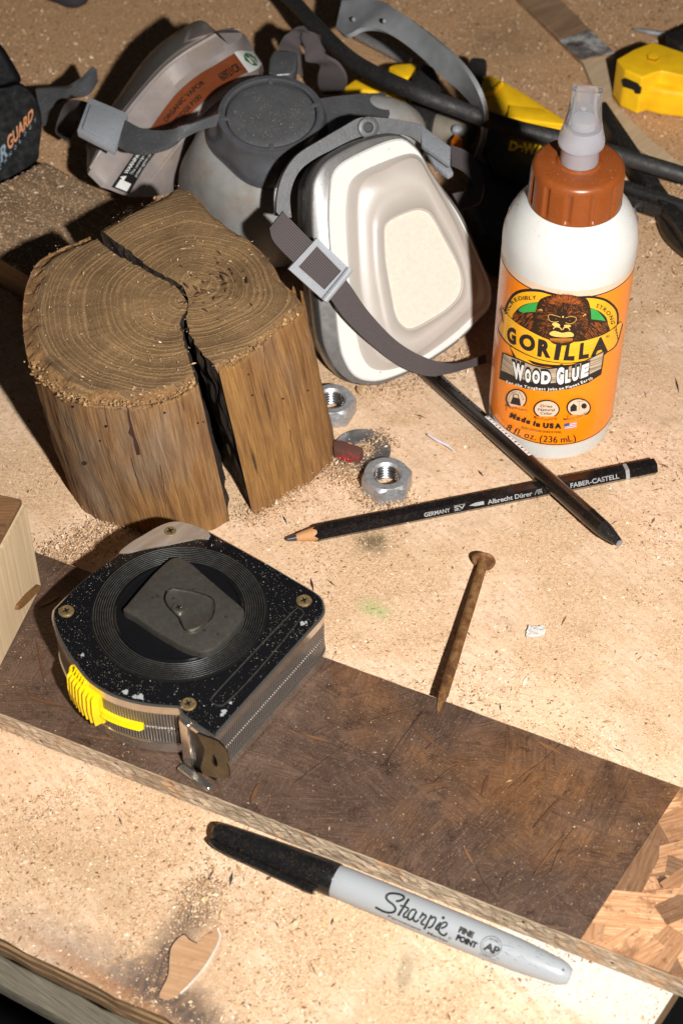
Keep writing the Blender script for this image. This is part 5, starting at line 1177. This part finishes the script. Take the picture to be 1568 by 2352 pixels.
def strip(name, A, B, i0, i1, mat, par, off, a=0., b=1.):
    A_, B_ = A[i0:i1], B[i0:i1]; rows = [[p+(q-p)*t+lift*off for p, q in zip(A_, B_)] for t in np.linspace(a, b, 5)]; v, f, uv = grid(rows); return mk(name, v, f, mat, par, True, uv)
lab = strip('cartridge_label', c1, c2, 20, 63, m_brownband, mask, 1, .04, .98)
strip('warning_label', c1, c2, 1, 19, m_blackp, mask, 1, .04, .95); strip('label_border', c1, c2, 19, 20, m_whitep, mask, 1, .04, .98) if 0 else None
strip('label_border', c1, c2, 18, 20, m_whitep, mask, 1.2, .04, .98)
strip('safety_mark', c1, c2, 58, 69, m_whitep, mask, 1.6, -.02, 1.05)
def LF(off):  # (i 0..69, t 0..1) on the label band
    def f(i, t):
        i = max(0, min(68.99, i)); k = int(i); fr = i-k; a = c1[k]*(1-fr)+c1[k+1]*fr; b = c2[k]*(1-fr)+c2[k+1]*fr; return a+(b-a)*t+lift*off
    return f
k_ = Ink(); k_.poly([(60, .55), (62, .2), (64, .1), (66.5, .35), (67, .6), (65.5, .85), (63, .92), (61, .8)]); k_.lay('shield_mark', LF(2.0), m_greenp, mask)
k_ = Ink(); k_.stroke([(61.6, .75), (61.8, .5), (63, .45)], .35, 6); k_.stroke([(63.6, .75), (64.6, .35), (65.6, .6)], .35, 6); k_.lay('shield_letters', LF(2.4), m_whitep, mask)
k_ = Ink(); k_.quad('60921CR', (48.5, .25), (56.5, .25), (56.5, .62), (48.5, .62), bold=.02)
k_.quad('ORGANIC VAPOR', (27, .55), (44, .55), (44, .75), (27, .75), bold=.02); k_.quad('CARTRIDGE P100', (25, .18), (40, .18), (40, .38), (25, .38), bold=.02); k_.lay('printed_lettering', LF(2.0), m_blackp, mask, 2)
k_ = Ink(); k_.quad('WARNING', (6.5, .66), (14, .66), (14, .85), (6.5, .85), bold=.03); k_.quad('This cartridge helps', (7, .40), (17, .40), (17, .56), (7, .56)); k_.quad('protect against certain', (7, .15), (17.5, .15), (17.5, .31), (7, .31))
k_.poly([(4, .62), (6, .62), (5, .88)]); k_.poly([(1.5, .2), (4.3, .2), (4.3, .8), (1.5, .8)]); k_.lay('warning_lettering', LF(2.0), m_whitep, mask, 2)

# ------------------------------------------------------------------ loose wood on the left
bA, bB = G(97, 1347, TB), G(0, 1537, TB); bd = nrm(bB-bA); bnm = np.array([bd[1], -bd[0], 0]); bnm = bnm if bnm[0] < 0 else -bnm
bh = .062
for z in np.arange(.03, .1, .0005):
    p = CAM; q = bA+[0, 0, z]; dd = q-CAM
    if 1176-FPX*(dd@UP)/(dd@FW) < 1145: bh = z; break
blk = thing('pine_block', 'pale pine block with bark on top at the left edge beside the tape measure', 'wood block')
base = [bA, bA+bd*.16, bA+bd*.16+bnm*.07, bA+bnm*.07]
prism('sawn_block', [p*[1, 1, 0]+[0, 0, .0118] for p in base], (0, 0, bh-.004), m_block, blk, .0008, 1)
prism('bark_layer', [p*[1, 1, 0]+[0, 0, bh+.0082] for p in [bA+bd*.001+bnm*.001, bA+bd*.159+bnm*.001, bA+bd*.159+bnm*.069, bA+bd*.001+bnm*.069]], (0, 0, .0035), m_bark, blk, .0012, 2)
sp = [PLN(*q, bA-bnm*.0022, bnm) for q in [(70, 1390), (76, 1378), (110, 1350), (158, 1292), (165, 1296), (152, 1318), (120, 1352), (85, 1392)]]
ZP = lambda P: zf(P, .21978, 0, 1090.9)
sp = [PLN(*q, bA-bnm*.0015, bnm) for q in ZP([(190, 1415), (200, 1370), (300, 1250), (415, 1150), (435, 1160), (420, 1200), (330, 1300), (240, 1390)])]
tag(prism('wood_splinter', sp, -bnm*-.0016, m_splinter), 'long brown splinter leaning on the pale face of the pine block', 'splinter')
ob = [G(*p, .020) for p in [(-90, 440), (105, 371), (292, 468), (190, 590), (70, 640), (-90, 500)]]
ob = [G(*p, .020) for p in [(-90, 470), (105, 371), (330, 492), (215, 640), (75, 640), (-90, 540)]]
tag(prism('old_board', ob, (0, 0, -.0195), m_oldboard, None, .001), 'old brown board heaped with sawdust behind the log at upper left', 'board')
tp = [G(*p, .006) for p in Z2([(1075, 160), (1110, 110), (1255, 240), (1098, 275), (1000, 185)])]
gp = thing('painted_board', 'thin board with chipped grey and white paint at the upper right', 'board')
pb0 = [G(*p, .004) for p in Z2([(760, -60), (950, -60), (1255, 245), (1100, 275)])]
prism('bare_strip', pb0, (0, 0, -.0035), wood('dusty_dark_board', (.16, .09, .05), (.36, .23, .13), (30, 200, 200), (0, 0, -.7), bump=.8)[0], gp, .0004, 1)
x = N('chipped_grey_paint'); o_ = x.co(); m_chipp = x.out(x.ramp(x.noise(o_, 110, 6, .7), [(.38, (.05, .035, .03)), (.5, (.16, .14, .13)), (.6, (.40, .39, .38))]), .7)
prism('chipped_paint', [G(*p, .0046) for p in Z2([(1000, 185), (1140, 135), (1252, 240), (1100, 272)])], (0, 0, -.0005), m_chipp, gp)
tag(prism('thin_plank', [G(*p, .003) for p in Z2([(1100, 275), (1255, 245), (1240, 460), (1420, 640), (1620, 800), (1600, 830), (1300, 640), (1190, 480)])], (0, 0, -.0025), m_plank, None, .0003, 1), 'thin pale offcut under the black bars at right', 'offcut')
tag(prism('metal_strip', [G(*p, .010) for p in Z2([(58, 150), (80, 140), (325, 262), (310, 280)])], (0, 0, -.004), m_steel, None, .0006), 'thin grey metal strip under the mask headband', 'metal strip')

# ------------------------------------------------------------------ black box with lettering at the far left
ag = thing('black_sander_body', 'black rounded tool housing with orange and blue lettering at the left edge', 'power tool')
m_agb = simple('matte_black_housing', (.003, .003, .0035), .6, Specular_IOR_Level=.12)
agn = nrm([.35, -.80, .50]); AG0 = G(60, 395, .012)
ago = cat([PLN(*q, AG0, agn) for q in ZA([(-260, 470), (-80, 440), (60, 430), (160, 400), (240, 430), (310, 500), (360, 600), (385, 700), (385, 850), (365, 1000), (345, 1110), (130, 1250), (0, 1310), (-260, 1420)])], 80, True)
loft('housing', [[p for p in ago], [p-agn*.0 for p in ago]][:0]+[[ago.mean(0)+(p-ago.mean(0))*k-agn*o_ for p in ago] for k, o_ in ((.93, .05), (.98, .045), (1., .006), (.985, .002), (.95, 0))], m_agb, ag)
agu = [PLN(*q, AG0-agn*.012, agn) for q in ZA([(-260, 300), (-60, 20), (10, 50), (60, 110), (150, 260), (225, 400), (60, 470), (-260, 560)])]
prism('upper_housing', agu, -agn*.035, m_agb, ag, .004, 3)
lf = lambda u, v: PLN(u, v, AG0+agn*.0004, agn)
k_ = Ink(); k_.quad('GUARD', *ZA([(85, 1010), (300, 725), (300, 620), (55, 905)]), bold=.03, shear=.15); k_.lay('orange_lettering', lf, m_airo, ag)
k_ = Ink(); k_.quad('AIR', *ZA([(-90, 1240), (75, 1050), (55, 930), (-110, 1120)]), bold=.03, shear=.15)
for i, ch in enumerate('TECHNOLOGY'):
    t = i/9; x_, y_ = -90+t*400, 1300-t*540
    k_.quad(ch, *ZA([(x_, y_+12), (x_+18, y_-12), (x_+14, y_-46), (x_-4, y_-22)]), bold=.02)
k_.lay('blue_lettering', lf, m_airb, ag)
dk = [G(*p, .010) for p in [(95, -60), (105, -25), (150, -8), (175, -6), (200, -18), (215, -60)]]
tag(prism('dark_glove_tip', dk, (0, 0, -.009), simple('dark_purple_fabric', (.03, .022, .03), .9), None, .004, 3), 'small dark purple object cut off by the top edge', 'object')

# ------------------------------------------------------------------ clamp, hose and bars behind
cl = thing('bar_clamp', 'black and yellow quick clamp lying behind the mask with yellow jaw and lettering', 'clamp')
m_cbody = simple('black_clamp_body', (.010, .009, .010), .5, dust=.2, bump=.15)
prism('clamp_body', [G(*p, .028) for p in Z2([(650, 500), (780, 540), (1050, 580), (1080, 640), (900, 860), (700, 780), (640, 640)])], (0, 0, -.027), m_cbody, cl, .003, 3)
prism('clamp_handle', [G(*p, .024) for p in Z2([(600, 700), (700, 770), (880, 840), (860, 1000), (780, 1150), (640, 1080), (570, 850)])], (0, 0, -.022), m_cbody, cl, .003, 3)
yj = [G(*p, .034) for p in Z2([(645, 340), (700, 345), (830, 420), (1000, 530), (1055, 572), (1030, 585), (850, 550), (780, 535), (620, 410)])]
prism('yellow_jaw', yj, (0, 0, -.03), m_yellow, cl, .002, 2)
prism('jaw_rib', [G(*p, .0365) for p in Z2([(770, 480), (840, 490), (920, 495), (1030, 570), (840, 548), (760, 530)])], (0, 0, -.003), m_yellow, cl, .001, 2)
tube('jaw_rib', [G(*p, .035) for p in Z2([(640, 430), (690, 420), (735, 385)])], .0014, m_yellow, cl, n=12)
prism('jaw_pad', [G(*p, .036) for p in Z2([(590, 255), (668, 262), (668, 300), (635, 400), (580, 340)])], (0, 0, -.03), m_rubber, cl, .003, 3)
fq = Z2([(765, 688), (985, 725), (990, 680), (775, 645)])
k_ = Ink(); k_.quad('DeWALT', *fq, bold=.05); k_.lay('yellow_lettering', lambda u, v: G(u, v, .0284), m_yel2, cl)
cl2 = thing('trigger_clamp', 'yellow and black clamp jaw between the mask valve and the hose', 'clamp')
prism('yellow_jaw', [G(*p, .022) for p in Z2([(10, 400), (60, 365), (120, 345), (160, 360), (240, 385), (300, 430), (300, 485), (230, 420), (100, 412), (20, 430)])], (0, 0, -.02), m_yellow, cl2, .0015, 2)
prism('yellow_jaw', [G(*p, .024) for p in Z2([(215, 305), (250, 292), (345, 288), (320, 345), (290, 355)])], (0, 0, -.02), m_yellow, cl2, .0015, 2)
prism('black_jaw_pad', [G(*p, .03) for p in Z2([(370, 275), (430, 300), (460, 370), (450, 420), (400, 560), (320, 570), (310, 420), (320, 350)])], (0, 0, -.028), m_rubber, cl2, .004, 3)
hp = [(600, -55), (660, -10), (720, 55), (800, 133), (880, 180), (960, 215), (1040, 245), (1120, 275), (1200, 300), (1290, 320), (1380, 345), (1480, 375), (1600, 412)]
hzz = [.030, .032, .040, .048, .056, .060, .055, .049, .046, .042, .036, .030, .024]
tag(tube('rubber_hose', [G(*p, z) for p, z in zip(hp, hzz)], .0044, m_rubber, None, seg=20, n=120), 'thick black rubber cable running from the top over the mask to the right', 'cable')
bars = thing('clamp_bar', 'dusty black rails of a bar clamp behind the bottle', 'clamp')
def rail(name, p, q, zt, w_, h_, par, mat=m_black):
    a, b = G(*p, zt), G(*q, zt); d = nrm(b-a); return box(name, (a+b)/2-[0, 0, h_/2], (d, np.cross([0, 0, 1], d), [0, 0, 1]), (np.linalg.norm(b-a), w_, h_), mat, par, .0006)
rail('rail', (1300, 385), (1640, 500), .012, .012, .008, bars); rail('rail_flange', (1400, 408), (1640, 488), .015, .005, .004, bars, m_rubber)
cr = thing('crossing_bar', 'black bar slanting down to the right behind the bottle nozzle', 'bar')
rail('bar', (1375, 235), (1500, 420), .016, .008, .010, cr); rail('bar_end', (1490, 405), (1600, 560), .014, .007, .008, cr)
bt_ = cat([G(*p, .006) for p in [(1508, 484), (1520, 486), (1545, 520), (1575, 555), (1600, 600), (1560, 575), (1525, 540), (1510, 505)]], 40, True)
tag(prism('knife_blade', list(bt_), (0, 0, -.003), simple('dark_blade_steel', (.12, .09, .06), .45, .8, dust=.4), None, .0006), 'pointed dark metal blade at the right edge below the clamp rail', 'blade')
bo = thing('bolt', 'small zinc bolt lying half hidden behind the bottle shoulder', 'bolt')
tube('bolt_shank', [G(1435, 478, .004), G(1462, 468, .004)][::1]+[G(1466, 466, .004)], .0022, m_steel, bo, n=10); p_ = G(1437, 508, .003); lathe('bolt_head', [(.0001, .0), (.0062, .0), (.0062, .0024), (.0001, .0026)], m_steel, bo, p_, seg=28)
tube('bolt_thread', [G(1437, 508, .004), G(1450, 486, .004), G(1462, 468, .004)], .0021, m_steel, bo, n=14)
tag(tube('loose_screw', [G(1452, 66, .003), G(1470, 70, .0035), G(1600, 93, .004)], [.0004, .0017, .0019, .0019, .0019], m_steel, None, n=24), 'thin silver rod at the upper right corner beyond the yellow jaw', 'screw')
# yellow block at right
yb_ = thing('yellow_clamp_jaw', 'big yellow clamp jaw with hex hole and black slot at the upper right edge', 'clamp')
top = [G(*p, .030) for p in Z2([(1262, 272), (1300, 250), (1400, 200), (1430, 195), (1568, 232), (1700, 260), (1700, 560), (1568, 520), (1480, 500), (1330, 440), (1262, 400)])]
ytop = Z2([(1262, 270), (1340, 225), (1420, 194), (1440, 194), (1568, 238), (1720, 300), (1720, 420), (1560, 345), (1470, 325), (1445, 330), (1380, 355), (1300, 320)])
ys = [G(*p, .026) for p in ytop]
def jawrow(P, dz, k=1.0): c_ = np.mean(P, 0); return [c_+(np.array(p)-c_)*[k, k, 1]+[0, 0, dz] for p in P]
prism('upper_boss', ys, (0, 0, -.024), m_yellow, yb_, .002, 3)
yl = [G(*p, .018) for p in Z2([(1400, 300), (1568, 300), (1720, 320), (1720, 470), (1568, 425), (1480, 415), (1400, 395), (1370, 380)])]
prism('lower_body', yl, (0, 0, -.017), m_yellow, yb_, .003, 3)
yfd = nrm(ys[10]-ys[11]); yfn = nrm(np.cross(yfd, [0, 0, 1])); yfn = yfn if np.dot(yfn, CAM-ys[10]) > 0 else -yfn
prism('black_slot', [PLN(*q, ys[10]+yfn*.0006, yfn) for q in Z2([(1285, 366), (1298, 358), (1358, 384), (1372, 405), (1368, 432), (1346, 430), (1340, 414), (1290, 398)])], -yfn*.0012, m_blackp, yb_)
hx_ = [G(*p, .0264) for p in Z2([(1400, 255), (1425, 246), (1458, 252), (1462, 268), (1440, 284), (1405, 276)])]
prism('hex_recess_shade', hx_, (0, 0, .0004), simple('shaded_yellow', (.5, .24, .004), .5), yb_); prism('hex_boss', [p+[0, 0, .0002] for p in [G(*p, .0264) for p in Z2([(1404, 254), (1426, 247), (1456, 253), (1458, 264), (1440, 274), (1408, 268)])]], (0, 0, .0006), m_yellow, yb_)  # darker yellow plate paints the shade inside the hex hole
rail('dark_arm', (1545, 92), (1620, 60), .02, .012, .01, yb_)
# pebble-like plug with orange tip
pg = thing('ear_plug', 'small grey lump with an orange tip between the mask strap and the clamp', 'plug')
blob('grey_body', G(1030, 300, .012), (nrm([1, -.4, 0]), nrm([.4, 1, 0]), np.array([0, 0, 1.])), (.015, .010, .009), simple('grey_stone', (.22, .19, .15), .5, bump=.6, bs=200), pg)
prism('orange_tip', [G(*p, .022) for p in ZC([(1170, 1205), (1230, 1245), (1228, 1278), (1130, 1262)])], (0, 0, -.006), m_orange, pg)
blob('bright_bead', G(1050, 297, .021), I3, (.003, .003, .002), m_frost, pg)

# ------------------------------------------------------------------ small scraps on the bench
def scrap(name, pts, th, mat, label, cat_, z=.0022): return tag(prism(name, [G(*p, z) for p in pts], (0, 0, -th), mat, None, .0002, 1), label, cat_)
q4 = [np.array(G(*p, .0008)) for p in [(1212, 1441), (1250, 1440), (1249, 1462), (1206, 1465)]]; gr_ = []
for a in np.linspace(0, 1, 9): gr_.append([(q4[0]*(1-a)+q4[1]*a)*(1-b)+(q4[3]*(1-a)+q4[2]*a)*b+[rng.normal()*.00025, rng.normal()*.00025, .0006+abs(rng.normal())*.0005] for b in np.linspace(0, 1, 7)])
gr2 = [[p-[0, 0, .0004] for p in r_] for r_ in gr_]; v1, f1_, _ = grid(gr_); n1 = len(v1); v2, f2_, _ = grid(gr2); bd_ = [i*7 for i in range(9)]+[56+k for k in range(1, 7)]+[62-7*k for k in range(1, 9)]+[6-k for k in range(1, 6)]
tag(mk('paper_scrap', list(v1)+list(v2), f1_+[tuple(i+n1 for i in f) for f in f2_]+[(bd_[i], bd_[(i+1) % len(bd_)], bd_[(i+1) % len(bd_)]+n1, bd_[i]+n1) for i in range(len(bd_))], simple('white_scrap', (.56, .53, .49), .85, bump=.5, bs=900)), 'small white torn scrap on the bench right of the nail', 'paper scrap')
tag(tube('pale_thread', [G(*p, .003) for p in [(982, 998), (1005, 1012), (1025, 1022), (1042, 1036)]], [.0004, .0007, .0006, .0003], simple('pale_lilac_fibre', (.6, .55, .6), .6), None, n=20, seg=8), 'pale lilac fibre on the bench above the black pencil', 'fibre')

# ------------------------------------------------------------------ loose sawdust
PAL = np.array([(.66, .46, .29), (.74, .54, .36), (.54, .35, .20), (.82, .66, .49), (.42, .25, .12), (.66, .42, .22), (.24, .13, .06)])
def chips(name, base, l, wr=.35, pal=PAL, probs=None, parent=None, up=None, tilt=.35):
    n = len(base); l = l*np.exp(rng.normal(0, .45, n)); wv = l*rng.uniform(wr*.5, wr*1.3, n); h = wv*.28
    a = rng.uniform(0, 2*math.pi, n); d = np.c_[np.cos(a), np.sin(a), rng.normal(0, tilt, n)]; s = np.c_[-np.sin(a), np.cos(a), rng.normal(0, tilt*.6, n)]
    z = np.array([0, 0, 1.]); V = np.empty((n, 4, 3)); b = base+np.c_[np.zeros((n, 2)), h*.2+l*tilt*.3]
    V[:, 0] = b-d*l[:, None]/2; V[:, 1] = b+d*l[:, None]/2; V[:, 2] = b+s*wv[:, None]/2+z*h[:, None]*.2; V[:, 3] = b-s*wv[:, None]/2+z*h[:, None]
    F = np.array([(0, 1, 3), (0, 3, 2), (1, 2, 3), (0, 2, 1)]); F = (F[None]+(np.arange(n)*4)[:, None, None]).reshape(-1, 3)
    ci = rng.choice(len(pal), n, p=probs); col = pal[ci]*rng.uniform(.8, 1.12, (n, 1)); col = np.repeat(np.clip(col, 0, 1), 4, 0)
    me = bpy.data.meshes.new(name); me.vertices.add(4*n); me.vertices.foreach_set('co', V.ravel().astype('f')); me.loops.add(12*n); me.loops.foreach_set('vertex_index', F.ravel().astype('i'))
    me.polygons.add(4*n); me.polygons.foreach_set('loop_start', (np.arange(4*n)*3).astype('i')); me.update(calc_edges=True)
    at = me.attributes.new('Col', 'FLOAT_COLOR', 'POINT'); at.data.foreach_set('color', np.c_[col, np.ones(4*n)].astype('f').ravel()); me.materials.append(m_chip); me.shade_flat(); me.validate()
    o = bpy.data.objects.new(name, me); C.objects.link(o); o['kind'] = 'stuff'
    if parent: o.parent = parent
    return o
def inside(P, poly):      # points in polygon
    x_, y_ = P[:, 0], P[:, 1]; r_ = np.zeros(len(P), bool); n = len(poly)
    for i in range(n):
        a, b = poly[i], poly[(i+1) % n]; c_ = ((a[1] > y_) != (b[1] > y_)); r_ ^= c_ & (x_ < (b[0]-a[0])*(y_-a[1])/((b[1]-a[1])+1e-12)+a[0])
    return r_
def vnoise(P, s, seed):   # cheap smooth noise
    r0 = np.random.default_rng(seed); out = np.zeros(len(P)); amp = 1
    for k in range(4):
        for _ in range(4):
            a = r0.uniform(0, 6.28); ph = r0.uniform(0, 6.28); f_ = s*2**k*r0.uniform(.7, 1.3); out += amp*np.sin((P[:, 0]*math.cos(a)+P[:, 1]*math.sin(a))*f_+ph)
        amp *= .6
    return out/4
# bench: sample evenly in the picture so that near and far ground are covered alike
n0 = 560000
uu, vv = rng.uniform(-60, 1630, n0), rng.uniform(-60, 2420, n0)
dirs = FW[None]+RT[None]*(uu-784)[:, None]/FPX+UP[None]*(1176-vv)[:, None]/FPX; BP = CAM+dirs*(-CAM[2]/dirs[:, 2])[:, None]; BP[:, 2] = 0
ok = inside(BP, outline)
wob = vnoise(BP, 45, 3)+vnoise(BP, 140, 5)*.7
dens = .16+.55*np.clip(wob+.1, 0, 1.2)
dens += .5*np.exp(-(((uu-150)/260)**2+((vv-1960)/150)**2))+.35*np.clip((900-vv)/500, 0, 1)
dens *= 1-.85*np.exp(-(((uu-1400)/150)**2+((vv-2260)/90)**2)); dens *= 1-.6*np.exp(-(((uu-60)/120)**2+((vv-1760)/50)**2)); dens *= 1-.7*np.exp(-(((uu-430)/70)**2+((vv-2190)/80)**2))
ok &= rng.random(n0) < dens*.62
BPk = BP[ok]; print('chips', len(BPk)); fsel = inside(BP, outline) & (rng.random(n0) < .30*np.clip((820-vv)/420, 0, 1)*(.35+.65*(wob > 0))); FB = BP[fsel]+np.c_[np.zeros((fsel.sum(), 2)), rng.uniform(0, .0015, fsel.sum())]
BPk[:, 2] += rng.uniform(0, .0003, len(BPk))
ch = chips('sawdust', BPk, .00072, .45, tilt=.12); ch['label'] = 'loose sawdust and shavings on the bench'
chips('wood_shavings', FB, .0013, .4, tilt=.3)
sel = ok & (rng.random(n0) < .009); chips('wood_shavings', BP[sel]+[0, 0, .0003], .0017, .26, tilt=.12)
sel = ok & (rng.random(n0) < .0013); DK = np.array([(.05, .025, .012), (.12, .06, .03), (.2, .1, .04), (.03, .03, .03)])
chips('dark_splinters', BP[sel]+[0, 0, .0004], .0032, .15, DK, tilt=.06)
# drifts: along the board, stump foot, nut
def drift(name, pts, n, sp, l, h=.0015, pal=PAL):
    P = cat([G(*p) for p in pts], 200); q = P[rng.integers(0, 200, n)]+np.c_[rng.normal(0, sp, (n, 2)), np.zeros(n)]; q[:, 2] = np.abs(rng.normal(0, h, n)); return chips(name, q, l)
drift('sawdust', [(560, 1195), (640, 1150), (700, 1090), (760, 1060), (830, 1110), (870, 1165), (940, 1150)], 7000, .0045, .0008, .0014)
drift('sawdust', [(100, 1300), (150, 1275), (210, 1240), (300, 1215)], 4200, .006, .0009, .0015)
drift('sawdust', [(760, 1110), (800, 1080), (830, 1060), (870, 1010), (890, 1030)], 2600, .003, .0008, .0022)
drift('sawdust', [(800, 850), (900, 890), (1000, 850), (1080, 830)], 3600, .006, .0008, .0012)
drift('sawdust', [(440, 2065), (470, 2050), (455, 2090)], 1500, .004, .0008, .001)
# on the dark board
def onpoly(name, poly, n, z, l, pal=PAL, parent=None, thr=None, wr=.3):
    poly = np.array(poly); lo_, hi_ = poly.min(0), poly.max(0); q = rng.uniform(lo_[:2], hi_[:2], (n, 2)); q = q[inside(q, poly)]
    if thr is not None: q = q[vnoise(q, 80, 11)+rng.normal(0, .5, len(q)) > thr]
    return chips(name, np.c_[q, np.full(len(q), z)], l, wr, pal, parent=parent, tilt=.2)
onpoly('sawdust', core, 26000, TB+.0009, .00034, parent=None, thr=-.1); onpoly('wood_shavings', core, 150, TB+.0010, .0014)
onpoly('sawdust', atz(fo, 0), 9000, zt+.0001, .00026, np.array([(.55, .47, .36), (.7, .66, .58), (.42, .32, .2)]), thr=-.2)
onpoly('sawdust', [G(*p, ZS) for p in Lt+[Z3([(848, 575)])[0]]], 800, ZS+.0008, .0008); onpoly('sawdust', [G(*p, ZS) for p in Rt_+[Z3([(866, 566)])[0]]], 700, ZS+.0008, .0008)
q = G(*Z3([(960, 520)])[0], ZS)+np.c_[rng.normal(0, .009, 70), rng.normal(0, .009, 70), np.full(70, .0012)]; chips('bark_crumbs', q, .0026, .22, np.array([(.05, .022, .01), (.09, .04, .02)]))
onpoly('sawdust', ob, 16000, .0203, .0008)
onpoly('sawdust', np.array(dring(.021, 0)), 420, dc_[2]+.0008, .0005)
onpoly('sawdust', [BC+[.0175*math.cos(t), .0175*math.sin(t), 0] for t in np.linspace(0, 6.28, 24, endpoint=False)], 520, .1461, .00035)
q = []
for _ in range(420):
    t = rng.uniform(0, 6.28); r_ = rng.uniform(.0205, .0272); z_ = np.interp(r_, [.0185, .0215, .0245, .0270, .0283], [.128, .1255, .1215, .1165, .111]); q.append(BC+[r_*math.cos(t), r_*math.sin(t), z_+.0001])
chips('sawdust', np.array(q), .00032, tilt=.3)
q = []
for _ in range(260):
    k = rng.integers(0, 120); a = rng.random(); p = (F_[k]*(1-.25*a)+fc*.25*a); q.append(p+pn*(.0022 if a > .3 else .0012))
chips('sawdust', np.array(q), .0005, tilt=.5)
# soft pale crumbs along the front rim of the log
rimp = cat([G(*p, ZS) for p in Lt[8:]], 300); q = rimp[rng.integers(0, 300, 420)]+rng.normal(0, .0014, (420, 3))*[1, 1, .3]-[0, 0, .0012]
chips('rim_crumbs', q, .0008, .8, np.array([(.42, .24, .10), (.50, .31, .15), (.33, .18, .07)]))
rimp = cat([G(*p, ZS) for p in Rt_[14:]], 300); q = rimp[rng.integers(0, 300, 220)]+rng.normal(0, .0011, (220, 3))*[1, 1, .3]-[0, 0, .001]; chips('rim_crumbs', q, .0008, .8, np.array([(.42, .24, .10), (.50, .31, .15), (.33, .18, .07)]))
